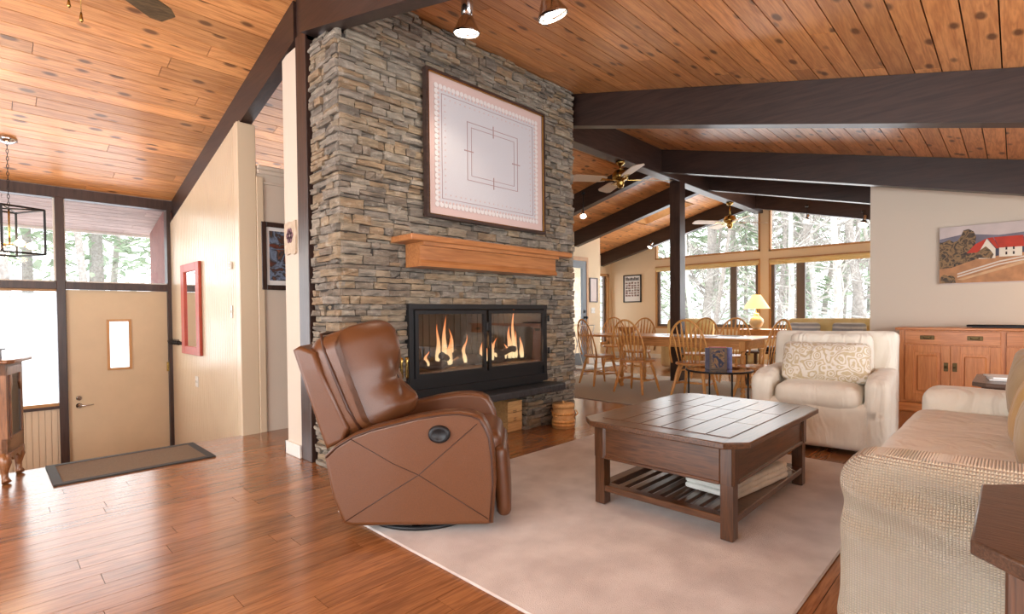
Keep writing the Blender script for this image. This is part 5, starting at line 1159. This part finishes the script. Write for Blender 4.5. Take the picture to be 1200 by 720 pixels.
# pictures and plates on the dining walls
ps = thing('framed_poster', 'black framed poster of small pictures on the far dining wall', 'framed picture', (XE, 6.82, 1.35))
m = MB(); frame_rect(m, 6.57, 7.07, 1.35, 2.03, .025, XE-.03, .03); L_(m, 'frame', m_black, ps, ps)
L_(MB().box((XE-.012, 6.59, 1.37), (XE-.004, 7.05, 2.01)), 'sheet', m_paper, ps, ps)
m = MB(); k = 0; pr = random.Random(9)
for r_ in range(6):
    for c_ in range(5):
        y = 6.63+c_*.08; z = 1.50+r_*.062; m.box((XE-.0145, y, z), (XE-.0118, y+pr.uniform(.05, .07), z+pr.uniform(.035, .05)))
L_(m, 'vignettes', artmat('poster_art', [(90, 90, 90), (180, 176, 168), (140, 70, 60), (110, 120, 110), (60, 60, 64)], 20), ps, ps)
m = MB()
for k in range(11): m.box((XE-.0145, 6.64+k*.034, 1.90), (XE-.0118, 6.64+k*.034+.024, 1.90+pr.uniform(.045, .075)))
m.box((XE-.0145, 6.62, 1.885), (XE-.0118, 7.0, 1.892)); L_(m, 'heading', m_black, ps, ps)
pf = thing('framed_print', 'thin framed pale print on the wall beside the grey glazed door', 'framed picture', (9.32, 6.6, 1.33))
m = MB(); a, b, c_, d_ = 9.17, 9.46, 1.33, 1.86
m.box((a, 6.575, c_), (a+.02, 6.6, d_)).box((b-.02, 6.575, c_), (b, 6.6, d_)).box((a+.02, 6.575, c_), (b-.02, 6.6, c_+.02)).box((a+.02, 6.575, d_-.02), (b-.02, 6.6, d_)); L_(m, 'frame', m_post, pf, pf); L_(MB().box((a+.02, 6.588, c_+.02), (b-.02, 6.594, d_-.02)), 'print', plain('pale_pink_sheet', srgb(228, 216, 212), .8, var=.04, bscale=10), pf, pf)
sw = thing('light_switch', 'white double switch plate below the thin framed print', 'light switch', (9.30, 6.6, 1.15)); MB().box((-.07, -.006, -.06), (.07, 0, .06), bev=.002).build('plate', m_plastic, sw)
for dx in (-.035, .035): MB().box((dx-.006, -.014, -.012), (dx+.006, -.006, .012)).build('toggle', m_plastic, sw)
st = thing('folding_stand', 'white folding stand with slim angled legs beside the grey glazed door', 'stand', (8.35, 6.15, 0))
for sx in (-1, 1):
    for sy in (-1, 1): MB().tube([(.18*sx, .16*sy, .015), (-.14*sx, .16*sy, .85)], .009, 6).build('leg', m_white, st)
m = MB(); m.tube([(.14, -.16, .85), (.14, .16, .85)], .009, 6).tube([(-.14, -.16, .85), (-.14, .16, .85)], .009, 6).tube([(-.17, -.16, .06), (-.17, .16, .06)], .009, 6).tube([(.17, -.16, .06), (.17, .16, .06)], .009, 6); m.build('crossbar', m_white, st)

# ================================================================== OUTSIDE
def GH(x, y):
    a = min(1, max(0, (y-9.5)/9)) if y-x > 3 else 0
    b = min(1, max(0, (x-17)/16)) if y-x <= 8 else 0
    return -.9+2.7*a*a*(3-2*a)*min(1, max(0, (y-x-3)/3))+2.2*b*b*(3-2*b)*min(1, max(0, (8-(y-x))/3))+.12*noise.noise(Vector((x*.35, y*.35, 0)))
m = MB(); G = {}; NX, NY = 92, 92
for i in range(NX+1):
    for j in range(NY+1):
        x, y = -20+i*.75, -14+j*.75; G[i, j] = m.bm.verts.new((x, y, GH(x, y)-(.02)))
for i in range(NX):
    for j in range(NY):
        x, y = -20+(i+.5)*.75, -14+(j+.5)*.75
        if (y > YD+.5) or (x > XE+.5):
            f = m.bm.faces.new((G[i, j], G[i+1, j], G[i+1, j+1], G[i, j+1])); f.smooth = True
struct('floor_snow', m, m_snow)
ceiling('trim_17', YD+.1, 8.85, lambda y: zL(y)+.03, -3.0, 3.2, m_soffit, .11, 8)
struct('trim_18', MB().box((-3, 8.85, zL(8.85)-.0), (3.2, 8.89, zL(8.85)+.14)), m_white)
struct('wall_porch', MB().prism([(YD+.1, -.9), (8.7, -.9), (8.7, zL(8.7)), (YD+.1, zL(YD+.1))], 'yz', 1.66, 1.76), plain('redwood_stain', srgb(130, 84, 76), .7, var=.15, bscale=8))
tr_ = random.Random(33)
def bare_tree(name, label, h, r, mat, seed, group='bare winter trees outside'):
    rn = random.Random(seed); t = thing(name, label, 'tree', (0, 0, 0), 0, group); mt = MB(); mbr = MB()
    lean = Vector((rn.uniform(-.12, .12), rn.uniform(-.12, .12), 1))
    pts = [Vector((0, 0, -.3))]; n = 9
    for i in range(n): pts.append(pts[-1]+Vector((lean.x+rn.uniform(-.05, .05), lean.y+rn.uniform(-.05, .05), 1))*(h/n))
    mt.tube(pts, [r*(1-.8*i/n) for i in range(n+1)], 8)
    def br(p, d, L, r_, dep):
        q_ = p+d*L*.5+Vector((rn.uniform(-.1, .1), rn.uniform(-.1, .1), rn.uniform(0, .12)))*L; e = q_+(d+Vector((0, 0, .25))).normalized()*L*.5
        mbr.tube([p, q_, e], [r_, r_*.7, r_*.3], 3, cap=False)
        if dep:
            for _ in range(4):
                s = rn.uniform(.25, 1); o = p.lerp(e, s); dd = (d+Vector((rn.uniform(-.9, .9), rn.uniform(-.9, .9), rn.uniform(-.4, .7)))).normalized(); br(o, dd, L*rn.uniform(.35, .6), r_*.5, dep-1)
    for i in range(2, n+1):
        for _ in range(3):
            a = rn.uniform(0, 2*PI); br(pts[i], Vector((math.cos(a), math.sin(a), rn.uniform(.1, .8))).normalized(), h*rn.uniform(.1, .22), r*.25, 2)
    mt.build('trunk', mat, t); mbr.build('branches', mat, t); return t
def conifer(name, label, h, rw, mat, seed):
    rn = random.Random(seed); t = thing(name, label, 'tree', (0, 0, 0), 0, 'evergreens outside'); MB().tube([(0, 0, -.3), (0, 0, h)], [h*.022, .02], 7).build('trunk', m_bark, t)
    m = MB(); n = 800
    for k in range(n):
        s = rn.random()**.8; z = h*(.10+.9*s); R_ = rw*(1-s)**.8+.1; a = rn.uniform(0, 2*PI); q_ = rn.random()**.5*R_
        p = Vector((q_*math.cos(a), q_*math.sin(a), z-q_*.25)); d = Vector((math.cos(a), math.sin(a), -.35+rn.uniform(-.2, .2))).normalized(); sd = Vector((-d.y, d.x, rn.uniform(-.4, .4))).normalized(); L = rn.uniform(.18, .45)*(.6+.4*rw)
        vs = [m.bm.verts.new(x) for x in (p-d*L*.3, p+sd*L*.22, p+d*L*.8, p-sd*L*.22)]; m.bm.faces.new(vs)
    m.build('foliage', mat, t); return t
tb = [bare_tree('bare_tree', 'grey bare winter tree outside the windows', 11, .17, m_bark, 1), bare_tree('bare_tree', 'grey bare winter tree outside the windows', 9, .10, m_bark, 2), bare_tree('birch_tree', 'slender pale birch tree outside the windows', 10, .11, m_birch, 3, 'birches outside')]
tcn_ = [conifer('conifer', 'green conifer standing beyond the snow outside', 9, 2.0, m_needle, 4), conifer('conifer', 'pale green conifer standing beyond the snow outside', 7, 1.7, m_needle2, 5)]
GZ = -.9
protos = tb+tcn_; used = set()
def plant(k, x, y, sc=1.0):
    o = protos[k]; a = tr_.uniform(0, 6.28)
    if k not in used: used.add(k); o.location = (x, y, GH(x, y)); o.rotation_euler = (0, 0, a); o.scale = (sc,)*3
    else: o = dup(o, (x, y, GH(x, y)), a, o['label'], sc=sc)
    near = math.hypot(x, y) < 20
    place, gp = (('beyond the entry windows', 'entry') if y-x > 8 else (('outside the patio door and side window', 'patio') if y > x-.5 and x < 19 else ('outside the far dining windows', 'far windows')))
    what = ('thick grey bare tree', 'thin grey bare tree', 'slender pale birch', 'green conifer', 'pale green conifer')[k]
    o['label'] = what+(' close ' if near else ' farther off ')+place; o['group'] = what.replace('birch', 'birche')+('s near the house, ' if near else 's far from the house, ')+gp
# beyond the window wall (to +X)
for k, x, y, s in ((2, 15.2, 4.3, .9), (2, 14.6, 3.0, 1.0), (1, 16.0, 5.6, .9), (0, 17.0, 4.8, .9), (1, 15.5, 6.8, .9), (2, 16.5, 7.6, .9), (0, 19, 3.2, 1), (1, 16.2, 2.2, .8), (2, 17.5, 2.6, .9), (0, 19.5, 8.6, 1.1), (1, 20, 6.2, 1), (2, 20.5, 5.0, 1.1), (0, 22, 9.8, 1.1), (1, 22, 4.2, 1.2), (0, 23, 7.2, 1.2), (1, 25, 11, 1.2), (0, 26, 5.5, 1.3), (2, 24, 3.0, 1.2), (1, 18, 9.3, 1), (0, 27, 8.8, 1.3), (1, 29, 6.8, 1.4), (0, 30, 12.5, 1.4), (1, 21.5, 2.1, 1)): plant(k, x, y, s)
for k, x, y, s in ((3, 24, 6.4, .9), (4, 21, 7.6, .8), (3, 28, 10.8, 1.1), (4, 26, 4.2, 1), (3, 31, 8.0, 1.2), (4, 19.5, 11.2, .9), (3, 24, 13.5, 1.1), (4, 30, 5.0, 1.2), (3, 33, 14, 1.3), (4, 17.0, 13.0, .8), (3, 34, 10, 1.3), (4, 27, 7.2, .8), (3, 22, 2.6, .7), (4, 23, 11, 1)): plant(k, x, y, s)
# beyond the entry (to +Y)
for k, x, y, s in ((0, .3, 17.0, 1.3), (0, -.5, 19, 1.4), (3, 2.6, 21, .9), (4, 1.0, 22, 1.0), (4, 4.2, 20, .9), (1, 2.0, 18.5, 1.0), (3, -1.6, 23, 1.0), (1, 3.4, 24, 1.2), (4, -3.2, 21, 1), (3, 5.6, 25, 1.2), (4, 3.2, 27, 1.2), (3, .2, 28, 1.3), (1, 1.2, 25, 1.2)): plant(k, x, y, s)
# patio side beyond the grey door
for k, x, y, s in ((4, 12.5, 12, .9), (3, 15, 15, 1), (4, 14, 10.4, .8), (1, 12, 9.8, .9), (3, 18, 18, 1.1)): plant(k, x, y, s)
bylab = {}
for o in C.objects:
    if o.get('category') == 'tree': bylab.setdefault(o['label'], []).append(o)
ORD = ('leftmost', 'second', 'third', 'fourth', 'fifth', 'sixth', 'seventh', 'eighth', 'ninth', 'tenth')
for lab, os_ in bylab.items():
    if len(os_) > 1:
        os_.sort(key=lambda o: -math.atan2(o.location.y, o.location.x))
        for k, o in enumerate(os_): o['label'] = lab+(', leftmost of its kind' if k == 0 else ', rightmost of its kind' if k == len(os_)-1 else ', '+ORD[k]+' from the left')
bpy.context.view_layer.update()
